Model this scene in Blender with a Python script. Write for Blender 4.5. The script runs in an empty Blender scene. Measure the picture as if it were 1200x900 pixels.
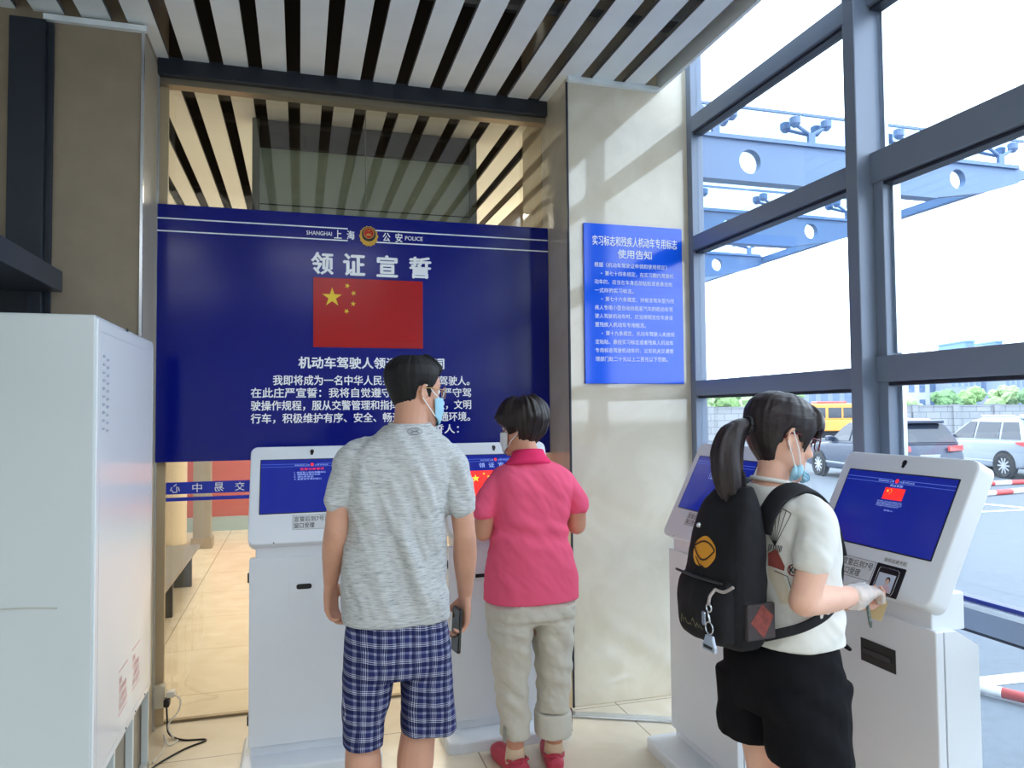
import bpy, bmesh, math, random
import numpy as np
from mathutils import Vector, Matrix, noise
S = bpy.context.scene
COL = S.collection
PI = math.pi
rnd = random.Random(7)

# ------------------------------------------------------------------ camera, sky, lights, exposure
CAM_H, CAM_F = 1.5, 862.48
cam_d = bpy.data.cameras.new('camera'); cam = bpy.data.objects.new('camera', cam_d); COL.objects.link(cam)
cam_d.sensor_width = 36.0; cam_d.lens = CAM_F / 1200 * 36.0; cam_d.clip_start = 0.05; cam_d.clip_end = 600
_t, _r, _y = 0.0372018892, -0.00878239477, 0.281072519
_fw = Vector((math.sin(_y), math.cos(_y), 0)) * math.cos(_t) + Vector((0, 0, math.sin(_t)))
_rt0 = Vector((math.cos(_y), -math.sin(_y), 0)); _up0 = _rt0.cross(_fw)
_rt = _rt0 * math.cos(_r) + _up0 * math.sin(_r); _up = _up0 * math.cos(_r) - _rt0 * math.sin(_r)
cam.matrix_world = Matrix(((_rt.x, _up.x, -_fw.x, 0), (_rt.y, _up.y, -_fw.y, 0), (_rt.z, _up.z, -_fw.z, CAM_H), (0, 0, 0, 1)))
S.camera = cam

W = bpy.data.worlds.new('sky'); S.world = W; W.use_nodes = True
bgn = W.node_tree.nodes['Background']
bgn.inputs[0].default_value = (0.86, 0.93, 1.0, 1); bgn.inputs[1].default_value = 3.4
S.view_settings.view_transform = 'Standard'; S.view_settings.look = 'None'
S.view_settings.gamma = 1.0; S.view_settings.use_curve_mapping = False
S.view_settings.exposure = 0.6
try:
    S.cycles.use_denoising = True; S.cycles.max_bounces = 10; S.cycles.diffuse_bounces = 5
    S.cycles.transparent_max_bounces = 16; S.cycles.caustics_reflective = False; S.cycles.caustics_refractive = False
    S.cycles.sample_clamp_indirect = 6.0
except Exception: pass

def area(name, loc, size, power, rot=(0, 0, 0), col=(1, 1, 1)):
    l = bpy.data.lights.new(name, 'AREA'); l.shape = 'RECTANGLE'; l.size, l.size_y = size; l.energy = power; l.color = col
    o = bpy.data.objects.new(name, l); COL.objects.link(o); o.location = loc; o.rotation_euler = rot
    return o
# the lobby's own ceiling panels, behind the photographer, and the lamps of the hall behind the glass
for i, (x, y) in enumerate(((-1.6, -0.6), (0.3, -0.6), (-1.6, -2.8), (0.3, -2.8))):
    area('ceiling_lamp', (x, y, 3.2), (1.2, 0.6), 13, (0, 0, 0), (0.94, 0.97, 1.0))
for x, y in ((-0.8, 6.2), (1.4, 6.2), (-0.8, 9.0), (1.4, 9.0)):
    area('hall_lamp', (x, y, 3.18), (1.2, 0.5), 58, (0, 0, 0), (1.0, 0.97, 0.92))

# ------------------------------------------------------------------ helpers
def srgb(r, g, b):
    f = lambda c: (c / 255 / 12.92) if c / 255 <= 0.04045 else ((c / 255 + 0.055) / 1.055) ** 2.4
    return (f(r), f(g), f(b), 1.0)

def mat(name, col, rough=0.5, metal=0.0, spec=0.5, bump=0.0, bscale=60.0, vary=0.0, vscale=6.0, emit=None, estr=1.0, coat=0.0, stretch=(1, 1, 1)):
    m = bpy.data.materials.new(name); m.use_nodes = True; nt = m.node_tree; b = nt.nodes['Principled BSDF']
    b.inputs['Base Color'].default_value = col; b.inputs['Roughness'].default_value = rough
    b.inputs['Metallic'].default_value = metal; b.inputs['Specular IOR Level'].default_value = spec
    if coat: b.inputs['Coat Weight'].default_value = coat; b.inputs['Coat Roughness'].default_value = 0.03
    if emit: b.inputs['Emission Color'].default_value = emit; b.inputs['Emission Strength'].default_value = estr
    if bump or vary:
        tc = nt.nodes.new('ShaderNodeTexCoord'); mp = nt.nodes.new('ShaderNodeMapping'); mp.inputs['Scale'].default_value = stretch
        nt.links.new(tc.outputs['Object'], mp.inputs[0])
    if bump:
        n = nt.nodes.new('ShaderNodeTexNoise'); n.inputs['Scale'].default_value = bscale; n.inputs['Detail'].default_value = 4
        nt.links.new(mp.outputs[0], n.inputs['Vector'])
        bp = nt.nodes.new('ShaderNodeBump'); bp.inputs['Strength'].default_value = bump; bp.inputs['Distance'].default_value = 0.01
        nt.links.new(n.outputs['Fac'], bp.inputs['Height']); nt.links.new(bp.outputs[0], b.inputs['Normal'])
    if vary:
        n2 = nt.nodes.new('ShaderNodeTexNoise'); n2.inputs['Scale'].default_value = vscale; n2.inputs['Detail'].default_value = 6
        nt.links.new(mp.outputs[0], n2.inputs['Vector'])
        cr = nt.nodes.new('ShaderNodeValToRGB'); cr.color_ramp.elements[0].position = 0.3; cr.color_ramp.elements[1].position = 0.7
        c = Vector(col[:3]); lo = c * (1 - vary); hi = c * (1 + vary)
        cr.color_ramp.elements[0].color = (*lo, 1); cr.color_ramp.elements[1].color = (*[min(1, q) for q in hi], 1)
        nt.links.new(n2.outputs['Fac'], cr.inputs[0]); nt.links.new(cr.outputs[0], b.inputs['Base Color'])
    return m

def glass(name, tint, refl=1.0, rough=0.0, f0=1.5):
    """thin pane: tinted see-through plus a Fresnel mirror"""
    m = bpy.data.materials.new(name); m.use_nodes = True; nt = m.node_tree; nt.nodes.clear()
    out = nt.nodes.new('ShaderNodeOutputMaterial'); mx = nt.nodes.new('ShaderNodeMixShader')
    tr = nt.nodes.new('ShaderNodeBsdfTransparent'); gl = nt.nodes.new('ShaderNodeBsdfGlossy'); fr = nt.nodes.new("ShaderNodeLayerWeight"); fp = nt.nodes.new("ShaderNodeMath"); fa = nt.nodes.new("ShaderNodeMath")
    mu = nt.nodes.new('ShaderNodeMath'); mu.operation = 'MULTIPLY'; mu.inputs[1].default_value = refl; mu.use_clamp = True
    tr.inputs[0].default_value = tint; gl.inputs['Roughness'].default_value = rough; fr.inputs[0].default_value = 0.5; fp.operation = "POWER"; fp.inputs[1].default_value = 5.0; fa.operation = "MULTIPLY_ADD"; fa.inputs[1].default_value = 0.96; fa.inputs[2].default_value = 0.04
    nt.links.new(fr.outputs["Facing"], fp.inputs[0]); nt.links.new(fp.outputs[0], fa.inputs[0]); nt.links.new(fa.outputs[0], mu.inputs[0]); nt.links.new(mu.outputs[0], mx.inputs[0])
    nt.links.new(tr.outputs[0], mx.inputs[1]); nt.links.new(gl.outputs[0], mx.inputs[2]); nt.links.new(mx.outputs[0], out.inputs[0])
    return m

def obj(name, bm, m=None, parent=None, smooth=False, loc=None, rot=None):
    me = bpy.data.meshes.new(name)
    if isinstance(bm, bmesh.types.BMesh):
        bmesh.ops.recalc_face_normals(bm, faces=bm.faces); bm.to_mesh(me); bm.free()
    else: me = bm; me.name = name
    o = bpy.data.objects.new(name, me); COL.objects.link(o)
    for q in (m if isinstance(m, (list, tuple)) else [m]):
        if q: me.materials.append(q)
    if smooth == True: me.polygons.foreach_set('use_smooth', [True] * len(me.polygons))
    elif smooth:
        me.polygons.foreach_set('use_smooth', [True] * len(me.polygons))
        try: me.set_sharp_from_angle(angle=smooth)
        except Exception: pass
    if parent: o.parent = parent
    if loc: o.location = loc
    if rot: o.rotation_euler = rot
    return o
def tag(o, label=None, cat=None, group=None, kind=None):
    if label: o['label'] = label
    if cat: o['category'] = cat
    if group: o['group'] = group
    if kind: o['kind'] = kind
    return o
def thing(name, label, cat, loc=(0, 0, 0), rz=0, group=None):
    o = bpy.data.objects.new(name, None); COL.objects.link(o); o.empty_display_size = 0.1
    o.location = loc; o.rotation_euler = (0, 0, rz)
    return tag(o, label, cat, group)
def struct(o): o['kind'] = 'structure'; return o
def dup(root, loc, rz, label=None, group=None):
    def cp(o, par):
        c = o.copy(); COL.objects.link(c); c.parent = par
        for k in list(o.children): cp(k, c)
        return c
    r = cp(root, None); r.location = loc; r.rotation_euler = (0, 0, rz)
    if label: r['label'] = label
    if group: r['group'] = group
    return r

BM = bmesh.new
def merge(bm, other, M=None):
    if M is not None: bmesh.ops.transform(other, matrix=M, verts=other.verts)
    me = bpy.data.meshes.new('t'); other.to_mesh(me); other.free(); bm.from_mesh(me); bpy.data.meshes.remove(me)
def bx(bm, x0, x1, y0, y1, z0, z1, bev=0.0, seg=2, M=None, mi=0):
    t = BM(); bmesh.ops.create_cube(t, size=1)
    bmesh.ops.transform(t, matrix=Matrix.Translation(((x0+x1)/2, (y0+y1)/2, (z0+z1)/2)) @ Matrix.Diagonal((abs(x1-x0), abs(y1-y0), abs(z1-z0), 1)), verts=t.verts)
    if bev: bmesh.ops.bevel(t, geom=t.edges[:], offset=bev, segments=seg, affect='EDGES', profile=0.5)
    for f in t.faces: f.material_index = mi
    merge(bm, t, M); return bm
def rrect(w, h, r, n=6, cx=0, cy=0):
    p = []
    for (sx, sy, a0) in ((1, 1, 0), (-1, 1, 90), (-1, -1, 180), (1, -1, 270)):
        for i in range(n + 1):
            a = math.radians(a0 + 90 * i / n); p.append((cx + sx * (w/2 - r) + r * math.cos(a), cy + sy * (h/2 - r) + r * math.sin(a)))
    return p
def prism(bm, pts, z0, z1, M=None, mi=0, bev=0.0):
    """outline in XY pulled from z0 to z1"""
    t = BM(); vs = [t.verts.new((p[0], p[1], z0)) for p in pts]; f = t.faces.new(vs)
    r = bmesh.ops.extrude_face_region(t, geom=[f]); ev = [v for v in r['geom'] if isinstance(v, bmesh.types.BMVert)]
    bmesh.ops.translate(t, vec=(0, 0, z1 - z0), verts=ev)
    if bev:
        zt = max(z0, z1)
        es = [e for e in t.edges if abs(e.verts[0].co.z - zt) < 1e-6 and abs(e.verts[1].co.z - zt) < 1e-6]
        bmesh.ops.bevel(t, geom=es, offset=bev, segments=3, affect='EDGES', profile=0.5)
    for f in t.faces: f.material_index = mi
    bmesh.ops.recalc_face_normals(t, faces=t.faces)
    merge(bm, t, M); return bm
def tube(bm, pts, r, n=10, cap=True, mi=0):
    pts = [Vector(p) for p in pts]; rs = r if isinstance(r, (list, tuple)) else [r] * len(pts)
    rings = []; up = None
    for i, p in enumerate(pts):
        d = (pts[min(i+1, len(pts)-1)] - pts[max(i-1, 0)]).normalized()
        if up is None: up = Vector((0, 0, 1)) if abs(d.z) < 0.9 else Vector((1, 0, 0))
        a = d.cross(up).normalized(); b = a.cross(d).normalized(); up = b
        rings.append([bm.verts.new(p + (a * math.cos(2*PI*k/n) + b * math.sin(2*PI*k/n)) * rs[i]) for k in range(n)])
    skin(bm, rings, cap, mi); return bm
def skin(bm, rings, cap=True, mi=0):
    n = len(rings[0])
    for i in range(len(rings) - 1):
        for k in range(n):
            f = bm.faces.new((rings[i][k], rings[i][(k+1) % n], rings[i+1][(k+1) % n], rings[i+1][k])); f.material_index = mi
    if cap:
        f = bm.faces.new(rings[0][::-1]); f.material_index = mi
        f = bm.faces.new(rings[-1]); f.material_index = mi
def lathe(bm, prof, n=20, M=None, mi=0):
    t = BM(); rings = [[t.verts.new((max(r, 1e-4) * math.cos(2*PI*k/n), max(r, 1e-4) * math.sin(2*PI*k/n), z)) for k in range(n)] for r, z in prof]
    skin(t, rings, True, mi); merge(bm, t, M); return bm
def curve_pts(pts, k=8):
    P = [Vector(p) for p in pts]; P = [P[0]] + P + [P[-1]]; o = []
    for i in range(1, len(P) - 2):
        for j in range(k):
            t = j / k; a, b, c, d = P[i-1], P[i], P[i+1], P[i+2]
            o.append(0.5 * ((2*b) + (c - a) * t + (2*a - 5*b + 4*c - d) * t*t + (3*b - a - 3*c + d) * t**3))
    return o + [P[-2]]
def text_bm(s, x0, x1, y0, y1, bold=0.0, depth=0.0008, mirror=False, uni=False):
    """lettering fitted to a rectangle of the local XY plane, facing +Z"""
    cu = bpy.data.curves.new('lettering', 'FONT'); cu.body = s; cu.size = 1.0; cu.extrude = 0.0; cu.resolution_u = 3
    cu.align_x = 'LEFT'
    o = bpy.data.objects.new('lettering', cu); COL.objects.link(o)
    dg = bpy.context.evaluated_depsgraph_get(); me = bpy.data.meshes.new_from_object(o.evaluated_get(dg))
    bpy.data.objects.remove(o); bpy.data.curves.remove(cu)
    bm = BM(); bm.from_mesh(me); bpy.data.meshes.remove(me)
    if not bm.verts: return bm
    xs = [v.co.x for v in bm.verts]; ys = [v.co.y for v in bm.verts]; a, b, c, d = min(xs), max(xs), min(ys), max(ys)
    sx = (x1 - x0) / (b - a); sy = (y1 - y0) / (d - c)
    if uni: sx = sy = min(sx, sy)
    for v in bm.verts:
        u = (v.co.x - a) * sx; v.co.x = (x1 - u) if mirror else (x0 + u); v.co.y = y0 + (v.co.y - c) * sy; v.co.z = depth
    if bold:                                   # heavier strokes: the same outline set again a hair to each side
        base = bm.copy(); w = bold * sy
        for i, (dx, dy) in enumerate(((1, 0), (-1, 0), (0, .8), (0, -.8), (.7, .5), (-.7, -.5))): merge(bm, base.copy(), Matrix.Translation((dx * w, dy * w, 2e-5 * (i + 1))))
        base.free()
    return bm
def text(name, s, x0, x1, y0, y1, m, parent, M, **kw):
    bm = text_bm(s, x0, x1, y0, y1, **kw); bmesh.ops.transform(bm, matrix=M, verts=bm.verts)
    return obj(name, bm, m, parent)
def star_pts(cx, cy, r, rot=0.0):
    return [(cx + (r if i % 2 == 0 else r * 0.382) * math.sin(rot + PI * i / 5), cy + (r if i % 2 == 0 else r * 0.382) * math.cos(rot + PI * i / 5)) for i in range(10)]
def polyf(bm, pts, z, M=None, mi=0):
    t = BM(); t.faces.new([t.verts.new((p[0], p[1], z)) for p in pts]).material_index = mi
    bmesh.ops.triangulate(t, faces=t.faces[:]); merge(bm, t, M); return bm
FRONT = lambda y: Matrix.Translation((0, y, 0)) @ Matrix.Rotation(PI/2, 4, 'X')      # local XY -> world XZ, facing -Y
# ------------------------------------------------------------------ materials of the place
M_white = mat('painted_white_metal', srgb(226, 230, 234), 0.32, 0, 0.5)
M_kiosk = mat('kiosk_white', srgb(224, 229, 235), 0.3, 0, 0.5, vary=0.015, vscale=3)
M_dark = mat('dark_steel', srgb(44, 50, 60), 0.45, 0.2, 0.4)
M_black = mat('black_plastic', srgb(14, 14, 17), 0.4)
M_slat = mat('white_slat', srgb(238, 247, 252), 0.6, 0, 0.3, bump=0.05, bscale=40, vary=0.04, vscale=4)
M_slatside = mat('slat_side', srgb(120, 122, 124), 0.6)
M_plenum = mat('plenum_black', srgb(22, 20, 20), 0.9, 0, 0.1)
M_frame = mat('window_frame_grey', srgb(124, 136, 156), 0.4, 0.15, 0.5)
M_frame2 = mat('gasket_grey', srgb(38, 44, 60), 0.5)
M_silver = mat('aluminium', srgb(205, 210, 215), 0.25, 0.8, 0.5)
M_letter = mat('white_lettering', srgb(246, 250, 255), 0.5)
M_letter2 = mat('sign_white', srgb(235, 242, 250), 0.5)
M_ink = mat('ink_black', srgb(32, 32, 36), 0.6)
M_red = mat('flag_red', srgb(176, 2, 10), 0.2, 0, 0.35)
M_yel = mat('star_yellow', srgb(240, 205, 50), 0.4)
M_gold = mat('badge_gold', srgb(205, 160, 60), 0.35, 0.3)
M_stone2 = mat('brown_stone', srgb(150, 136, 116), 0.5, 0, 0.4, bump=0.03, bscale=120, vary=0.06, vscale=9)

def marble(name, c1, c2, rough, scale, joints=None):
    m = mat(name, c1, rough); nt = m.node_tree; b = nt.nodes['Principled BSDF']
    tc = nt.nodes.new('ShaderNodeTexCoord'); n = nt.nodes.new('ShaderNodeTexNoise'); n.inputs['Scale'].default_value = scale; n.inputs['Detail'].default_value = 7
    n.inputs['Distortion'].default_value = 1.2
    cr = nt.nodes.new('ShaderNodeValToRGB'); cr.color_ramp.elements[0].color = c1; cr.color_ramp.elements[1].color = c2
    cr.color_ramp.elements[0].position = 0.38; cr.color_ramp.elements[1].position = 0.68
    nt.links.new(tc.outputs['Object'], n.inputs['Vector']); nt.links.new(n.outputs['Fac'], cr.inputs[0])
    last = cr.outputs[0]
    if joints:
        jc, sx, sy, ox, oy, w = joints
        sp = nt.nodes.new('ShaderNodeSeparateXYZ'); nt.links.new(tc.outputs['Object'], sp.inputs[0]); outs = []
        for ax, s, off in (('X', sx, ox), ('Y', sy, oy)):
            a = nt.nodes.new('ShaderNodeMath'); a.operation = 'SUBTRACT'; a.inputs[1].default_value = off; nt.links.new(sp.outputs[ax], a.inputs[0])
            d = nt.nodes.new('ShaderNodeMath'); d.operation = 'PINGPONG'; d.inputs[1].default_value = s / 2; nt.links.new(a.outputs[0], d.inputs[0])
            l = nt.nodes.new('ShaderNodeMath'); l.operation = 'LESS_THAN'; l.inputs[1].default_value = w; nt.links.new(d.outputs[0], l.inputs[0]); outs.append(l)
        mx = nt.nodes.new('ShaderNodeMath'); mx.operation = 'MAXIMUM'; nt.links.new(outs[0].outputs[0], mx.inputs[0]); nt.links.new(outs[1].outputs[0], mx.inputs[1])
        mc = nt.nodes.new('ShaderNodeMix'); mc.data_type = 'RGBA'; nt.links.new(mx.outputs[0], mc.inputs[0]); nt.links.new(last, mc.inputs[6]); mc.inputs[7].default_value = jc
        last = mc.outputs[2]
    nt.links.new(last, b.inputs['Base Color']); return m
M_floor = marble('beige_floor_tile', srgb(214, 202, 180), srgb(226, 216, 198), 0.22, 3.0, (srgb(150, 138, 118), 0.8, 0.8, 1.56, 3.52, 0.003))
M_pillar = marble('polished_beige_marble', srgb(206, 196, 175), srgb(216, 208, 190), 0.05, 4.0); M_pillar.node_tree.nodes['Principled BSDF'].inputs['Specular IOR Level'].default_value = 0.85
M_wall = mat('lobby_wall_white', srgb(236, 236, 234), 0.6)

# ------------------------------------------------------------------ room shell
PITCH, GAP0, GAPW = 0.1838, -0.618, 0.067
XR, YB, YP = 2.08, 3.97, 3.55          # window plane, glass partition, pillar fronts
bm = BM(); bx(bm, -4.6, 2.12, -6.2, 11.5, -0.12, 0.0); struct(obj('floor', bm, M_floor))
def slats(bm, y0f, y1f, klo, khi):
    for k in range(klo, khi):
        x0 = GAP0 + GAPW + PITCH * k; x1 = x0 + PITCH - GAPW
        if x1 > 1.80: continue
        a, b = y0f(x0, x1), y1f(x0, x1)
        bx(bm, x0, x1, a, b, 3.24, 3.243, mi=0); bx(bm, x0, x1, a, b, 3.243, 3.262, mi=1)
bm = BM()
slats(bm, lambda a, b: -5.9, lambda a, b: 3.55 if (b < -0.66 or a > 1.33) else 3.9, -21, 14)
bx(bm, -4.5, 1.87, -6.1, 3.95, 3.8, 3.86, mi=2); bx(bm, 1.855, 1.873, -6.0, 3.55, 3.225, 3.86, mi=0)
for y in (3.1, 1.6, 0.1, -1.5, -3.1): bx(bm, -4.4, 1.855, y, y + 0.04, 3.32, 3.36, mi=1)
struct(obj('ceiling', bm, [M_slat, M_slatside, M_plenum]))
bm = BM(); slats(bm, lambda a, b: 4.02, lambda a, b: 10.98, -21, 14); bx(bm, -4.5, 2.10, 4.0, 11.1, 3.8, 3.86, mi=2)
struct(obj('ceiling_beyond_glass', bm, [M_slat, M_slatside, M_plenum]))
bm = BM(); bx(bm, -0.668, 1.336, 3.86, 3.985, 3.16, 3.25, 0.004); struct(obj('trim_1', bm, M_dark))
bm = BM(); bx(bm, -0.668, 1.336, 3.90, 3.965, 3.128, 3.16); struct(obj('trim_2', bm, mat('brushed_track', srgb(150, 140, 120), 0.35, 0.5)))
bm = BM(); bx(bm, 1.335, 1.857, 3.52, 3.55, 3.215, 3.239); bx(bm, -1.06, -0.655, 3.525, 3.55, 3.20, 3.225); struct(obj('trim_3', bm, M_slat))
# right pillar, polished
bm = BM(); bx(bm, 1.337, 2.062, YP, 4.35, 0, 5.0, 0.004); struct(obj('pillar', bm, M_pillar))
for i, (x0, x1, y0, y1) in enumerate(((1.331, 1.340, 3.545, 3.556),)):
    bm = BM(); bx(bm, x0, x1, y0, y1, 0, 3.215); struct(obj('trim_4', bm, M_dark))
# left pillar and what continues left of it
bm = BM(); bx(bm, -2.6, -0.672, YP, 4.2, 0, 5.0, 0.004); struct(obj('pillar.001', bm, M_stone2))
bm = BM(); bx(bm, -0.679, -0.667, 3.542, 3.556, 0, 3.20); bx(bm, -0.674, -0.660, 3.875, 3.892, 0, 3.16); struct(obj('trim_5', bm, M_silver))
bm = BM(); bx(bm, -0.674, -0.668, 3.556, 3.875, 0, 3.2); struct(obj('trim_6', bm, mat('pale_corner_board', srgb(178, 168, 148), 0.45, vary=0.06, vscale=5, stretch=(1, 1, .2))))
# remaining lobby walls, outside the view but closing the room
bm = BM(); bx(bm, -4.6, -4.5, -6.2, 11.4, 0, 5.0); struct(obj('wall_left', bm, M_wall))
bm = BM(); bx(bm, -4.6, 2.1, -6.2, -6.1, 0, 5.0); struct(obj('wall_behind', bm, M_wall))
bm = BM(); bx(bm, -4.6, -2.5, 3.9, 4.0, 0, 5.0); struct(obj('wall_back', bm, M_stone2))
# hall behind the glass
bm = BM(); bx(bm, -4.5, 2.12, 11.0, 11.1, 0, 3.8); struct(obj('wall_hall_far', bm, mat('hall_wall', srgb(214, 200, 176), 0.6)))
bm = BM(); bx(bm, 2.063, 2.12, 4.35, 11.1, 0, 3.8); struct(obj('wall_hall_right', bm, mat('hall_wall_side', srgb(206, 196, 176), 0.6)))

# glass partition, three panes
M_bronze = glass('bronze_glass', (0.87, 0.84, 0.77, 1), 2.4, 0.0, 1.5)
win1 = struct(thing('window_1', None, None)); 
xs = (-0.668, 0.337, 1.337)
for a, b in zip(xs[:-1], xs[1:]):
    bm = BM(); bx(bm, a + 0.001, b - 0.001, 3.965, 3.975, 0.012, 3.16); obj('pane', bm, M_bronze, win1)
bm = BM(); bx(bm, 0.3345, 0.3395, 3.9635, 3.965, 0.012, 3.16); obj('joint_seal', bm, mat('seal_grey', srgb(120, 118, 106), .5), win1)
bm = BM(); bx(bm, -0.668, 1.337, 3.955, 3.985, 0.0, 0.012); obj('frame', bm, mat('floor_channel', srgb(140, 125, 100), 0.4, 0.5), win1)
bm = BM(); bx(bm, -0.668, -0.63, 3.94, 3.965, 0.0, 3.16); obj('frame', bm, mat('tan_post', srgb(196, 176, 142), 0.5), win1)

# window wall on the right
win2 = struct(thing('window_2', None, None))
M_clear = glass('clear_glass', (0.93, 0.97, 1.0, 1), 1.0, 0.0, 1.5)
mull = [3.53, 2.25, 0.85, -0.5, -1.85, -3.2, -4.55, -5.9]
for i, y in enumerate(mull):
    bm = BM()
    if i == 0: bx(bm, 2.03, 2.10, y - 0.03, y + 0.02, -0.1, 5.0, 0.003)
    else:
        bx(bm, 1.97, 2.10, y - 0.03, y + 0.03, 0, 5.0, 0.004)
        bx(bm, 2.04, 2.11, y - 0.075, y - 0.03, 0, 2.44, 0.003)
    obj('mullion', bm, M_frame, win2)
    if i:
        bm = BM(); bx(bm, 2.085, 2.10, y - 0.047, y - 0.036, 2.445, 5.0); bx(bm, 2.088, 2.105, y - 0.092, y - 0.08, 0.0, 1.58); bx(bm, 2.075, 2.108, y - 0.088, y - 0.075, 1.70, 2.34); obj('glazing_bead', bm, M_silver, win2)
for i in range(len(mull) - 1):
    y1, y0 = mull[i] - 0.03, mull[i+1] + 0.03
    lv = [(3.0, 3.085, 0), (2.355, 2.435, 0), (1.575, 1.655, 0), (0.80, 0.867, 1), (0.0, 0.06, 0), (4.3, 4.38, 0)]
    if i: lv[1] = (2.33, 2.445, 0); lv[2] = (1.595, 1.69, 0)
    for z0, z1, white in lv:
        bm = BM(); bx(bm, 2.03, 2.10, y0, y1, z0, z1, 0.003); obj('transom', bm, M_frame, win2)
        bm = BM(); bx(bm, 2.045, 2.098, y0, y1, z0 - 0.014, z0 - 0.001, 0.002); obj('gasket', bm, M_frame2, win2)
        if white:
            bm = BM(); bx(bm, 2.028, 2.06, y0, y1, z1, z1 + 0.016); obj('glazing_bead', bm, M_silver, win2)
            bm = BM(); bx(bm, 2.055, 2.09, y0, y1, z1 + 0.016, z1 + 0.028); obj('gasket', bm, mat('blue_film_edge', srgb(20, 45, 140), 0.4), win2)
    bm = BM(); bx(bm, 2.062, 2.070, y0, y1, 0.05, 4.95); obj('pane', bm, M_clear, win2)

# dark steel portal on the left
pt = None
bm = BM(); bx(bm, -1.18, -1.045, 3.505, 3.548, 0, 3.19, 0.003); bx(bm, -1.045, -1.02, 3.53, 3.548, 0, 3.19, 0.002); struct(obj("pillar.002", bm, M_dark))
bm = BM(); bx(bm, -1.45, -0.965, 0.9, 3.50, 2.02, 2.108, 0.003); struct(obj("beam", bm, mat("slate_steel", srgb(66, 72, 82), 0.45, 0.2)))
bm = BM(); bx(bm, -1.45, -1.1, 3.502, 3.505, 0.0, 2.02); struct(obj("wall_panel", bm, mat("dark_panel", srgb(26, 30, 36), 0.5)))
# ------------------------------------------------------------------ oath board on the glass partition
M_board = mat('board_blue', srgb(2, 16, 122), 0.16, 0, 0.32)
yb = 3.88
bd = thing('oath_board', 'wide dark blue oath board with white lettering and a red flag on the glass partition', 'sign board', (0, yb, 1.27))
def on_board(name, bm, m, par=bd, lift=0.0): 
    bmesh.ops.transform(bm, matrix=Matrix.Translation((0, -0.0125 - lift, -1.27)) @ Matrix.Rotation(PI/2, 4, 'X'), verts=bm.verts); return obj(name, bm, m, par)
bm = BM(); bx(bm, -0.664, 1.334, -0.012, 0.012, 0, 1.253, 0.002); obj('panel', bm, M_board, bd)
bm = BM()
for x0, x1, (za, zb) in ((-0.664, 0.238, (0, 0)), (0.375, 1.333, (0, 0))):
    bx(bm, x0, x1, 2.450, 2.456, 0, 0.0008); bx(bm, x0, x1, 2.388, 2.394, 0, 0.0008)
on_board('rule_lines', bm, M_letter)
def bt(s, x0, x1, z0, z1, bold=0.018, par=bd, name='lettering', m=None): return on_board(name, text_bm(s, x0, x1, z0, z1, bold=bold), m or M_letter, par)
bt('SHANGHAI', 0.032, 0.158, 2.411, 2.432, 0.008); bt('上  海', 0.170, 0.272, 2.398, 2.444)
bt('公  安', 0.418, 0.520, 2.398, 2.444); bt('POLICE', 0.535, 0.628, 2.411, 2.432, 0.008)
# emblem: golden wreath, dark ring, red shield
em = BM(); c = (0.345, 2.424)
prism(em, [(c[0] + 0.047 * math.cos(a) * (1 + 0.05 * math.cos(12 * a)), c[1] - 0.004 + 0.052 * math.sin(a) * (1 + 0.04 * math.cos(14 * a))) for a in [2*PI*i/72 for i in range(72)]], 0, 0.004, mi=0)
prism(em, [(c[0] + 0.036 * math.cos(a), c[1] + 0.006 + 0.038 * math.sin(a)) for a in [2*PI*i/32 for i in range(32)]], 0.004, 0.0052, mi=1)
prism(em, [(c[0] + 0.027 * math.cos(a), c[1] + 0.011 + 0.029 * math.sin(a)) for a in [2*PI*i/32 for i in range(32)]], 0.0052, 0.006, mi=0)
prism(em, [(c[0] + 0.024 * math.cos(a), c[1] + 0.011 + 0.026 * math.sin(a)) for a in [2*PI*i/32 for i in range(32)]], 0.006, 0.0068, mi=2)
for sx, sy, r in ((0, 0.024, 0.006), (-0.012, 0.016, 0.003), (0.012, 0.016, 0.003), (-0.008, 0.027, 0.003), (0.008, 0.027, 0.003)): polyf(em, star_pts(c[0] + sx, c[1] + sy, r), 0.0072, mi=0)
for w, h, y in ((0.03, 0.003, 0.0), (0.024, 0.003, 0.005), (0.016, 0.003, 0.009)): bx(em, c[0] - w/2, c[0] + w/2, c[1] + y - 0.003, c[1] + y - 0.003 + h, 0.0068, 0.0073, mi=0)
bx(em, c[0] - 0.03, c[0] + 0.03, c[1] - 0.05, c[1] - 0.040, 0.004, 0.0055, 0.001, mi=0)
on_board('emblem', em, [M_gold, M_ink, M_red])
for ch, x in zip('领证宣誓', (0.058, 0.218, 0.388, 0.560)): bt(ch, x, x + 0.105 + (0.005 if x > .5 else 0), 2.212, 2.322, 0.032)
fl = BM(); bx(fl, 0.066, 0.627, 1.836, 2.193, 0, 0.003, 0.0005); flag = on_board('flag', fl, M_red)
s = BM(); fx, fz, fw, fh = 0.066, 1.836, 0.561, 0.357
prism(s, star_pts(fx + fw * 5/30, fz + fh * 0.72, fh * 0.145), 0.003, 0.0036); on_board('star', s, M_yel, flag)
for sx, sy, rr in ((0.302, 0.895, 0.3), (0.358, 0.79, 0.9), (0.355, 0.635, 0.1), (0.295, 0.525, 0.5)):
    s = BM(); prism(s, star_pts(fx + fw * sx, fz + fh * sy, fh * 0.042, rr), 0.003, 0.0036); on_board('star', s, M_yel, flag)
bt('机动车驾驶人领证宣誓誓词', -0.005, 0.740, 1.728, 1.786, 0.028)
bt('我即将成为一名中华人民共和国机动车驾驶人。', -0.128, 0.878, 1.642, 1.692)
bt('在此庄严宣誓：我将自觉遵守交通法规，严守驾', -0.232, 0.886, 1.578, 1.628)
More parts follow.
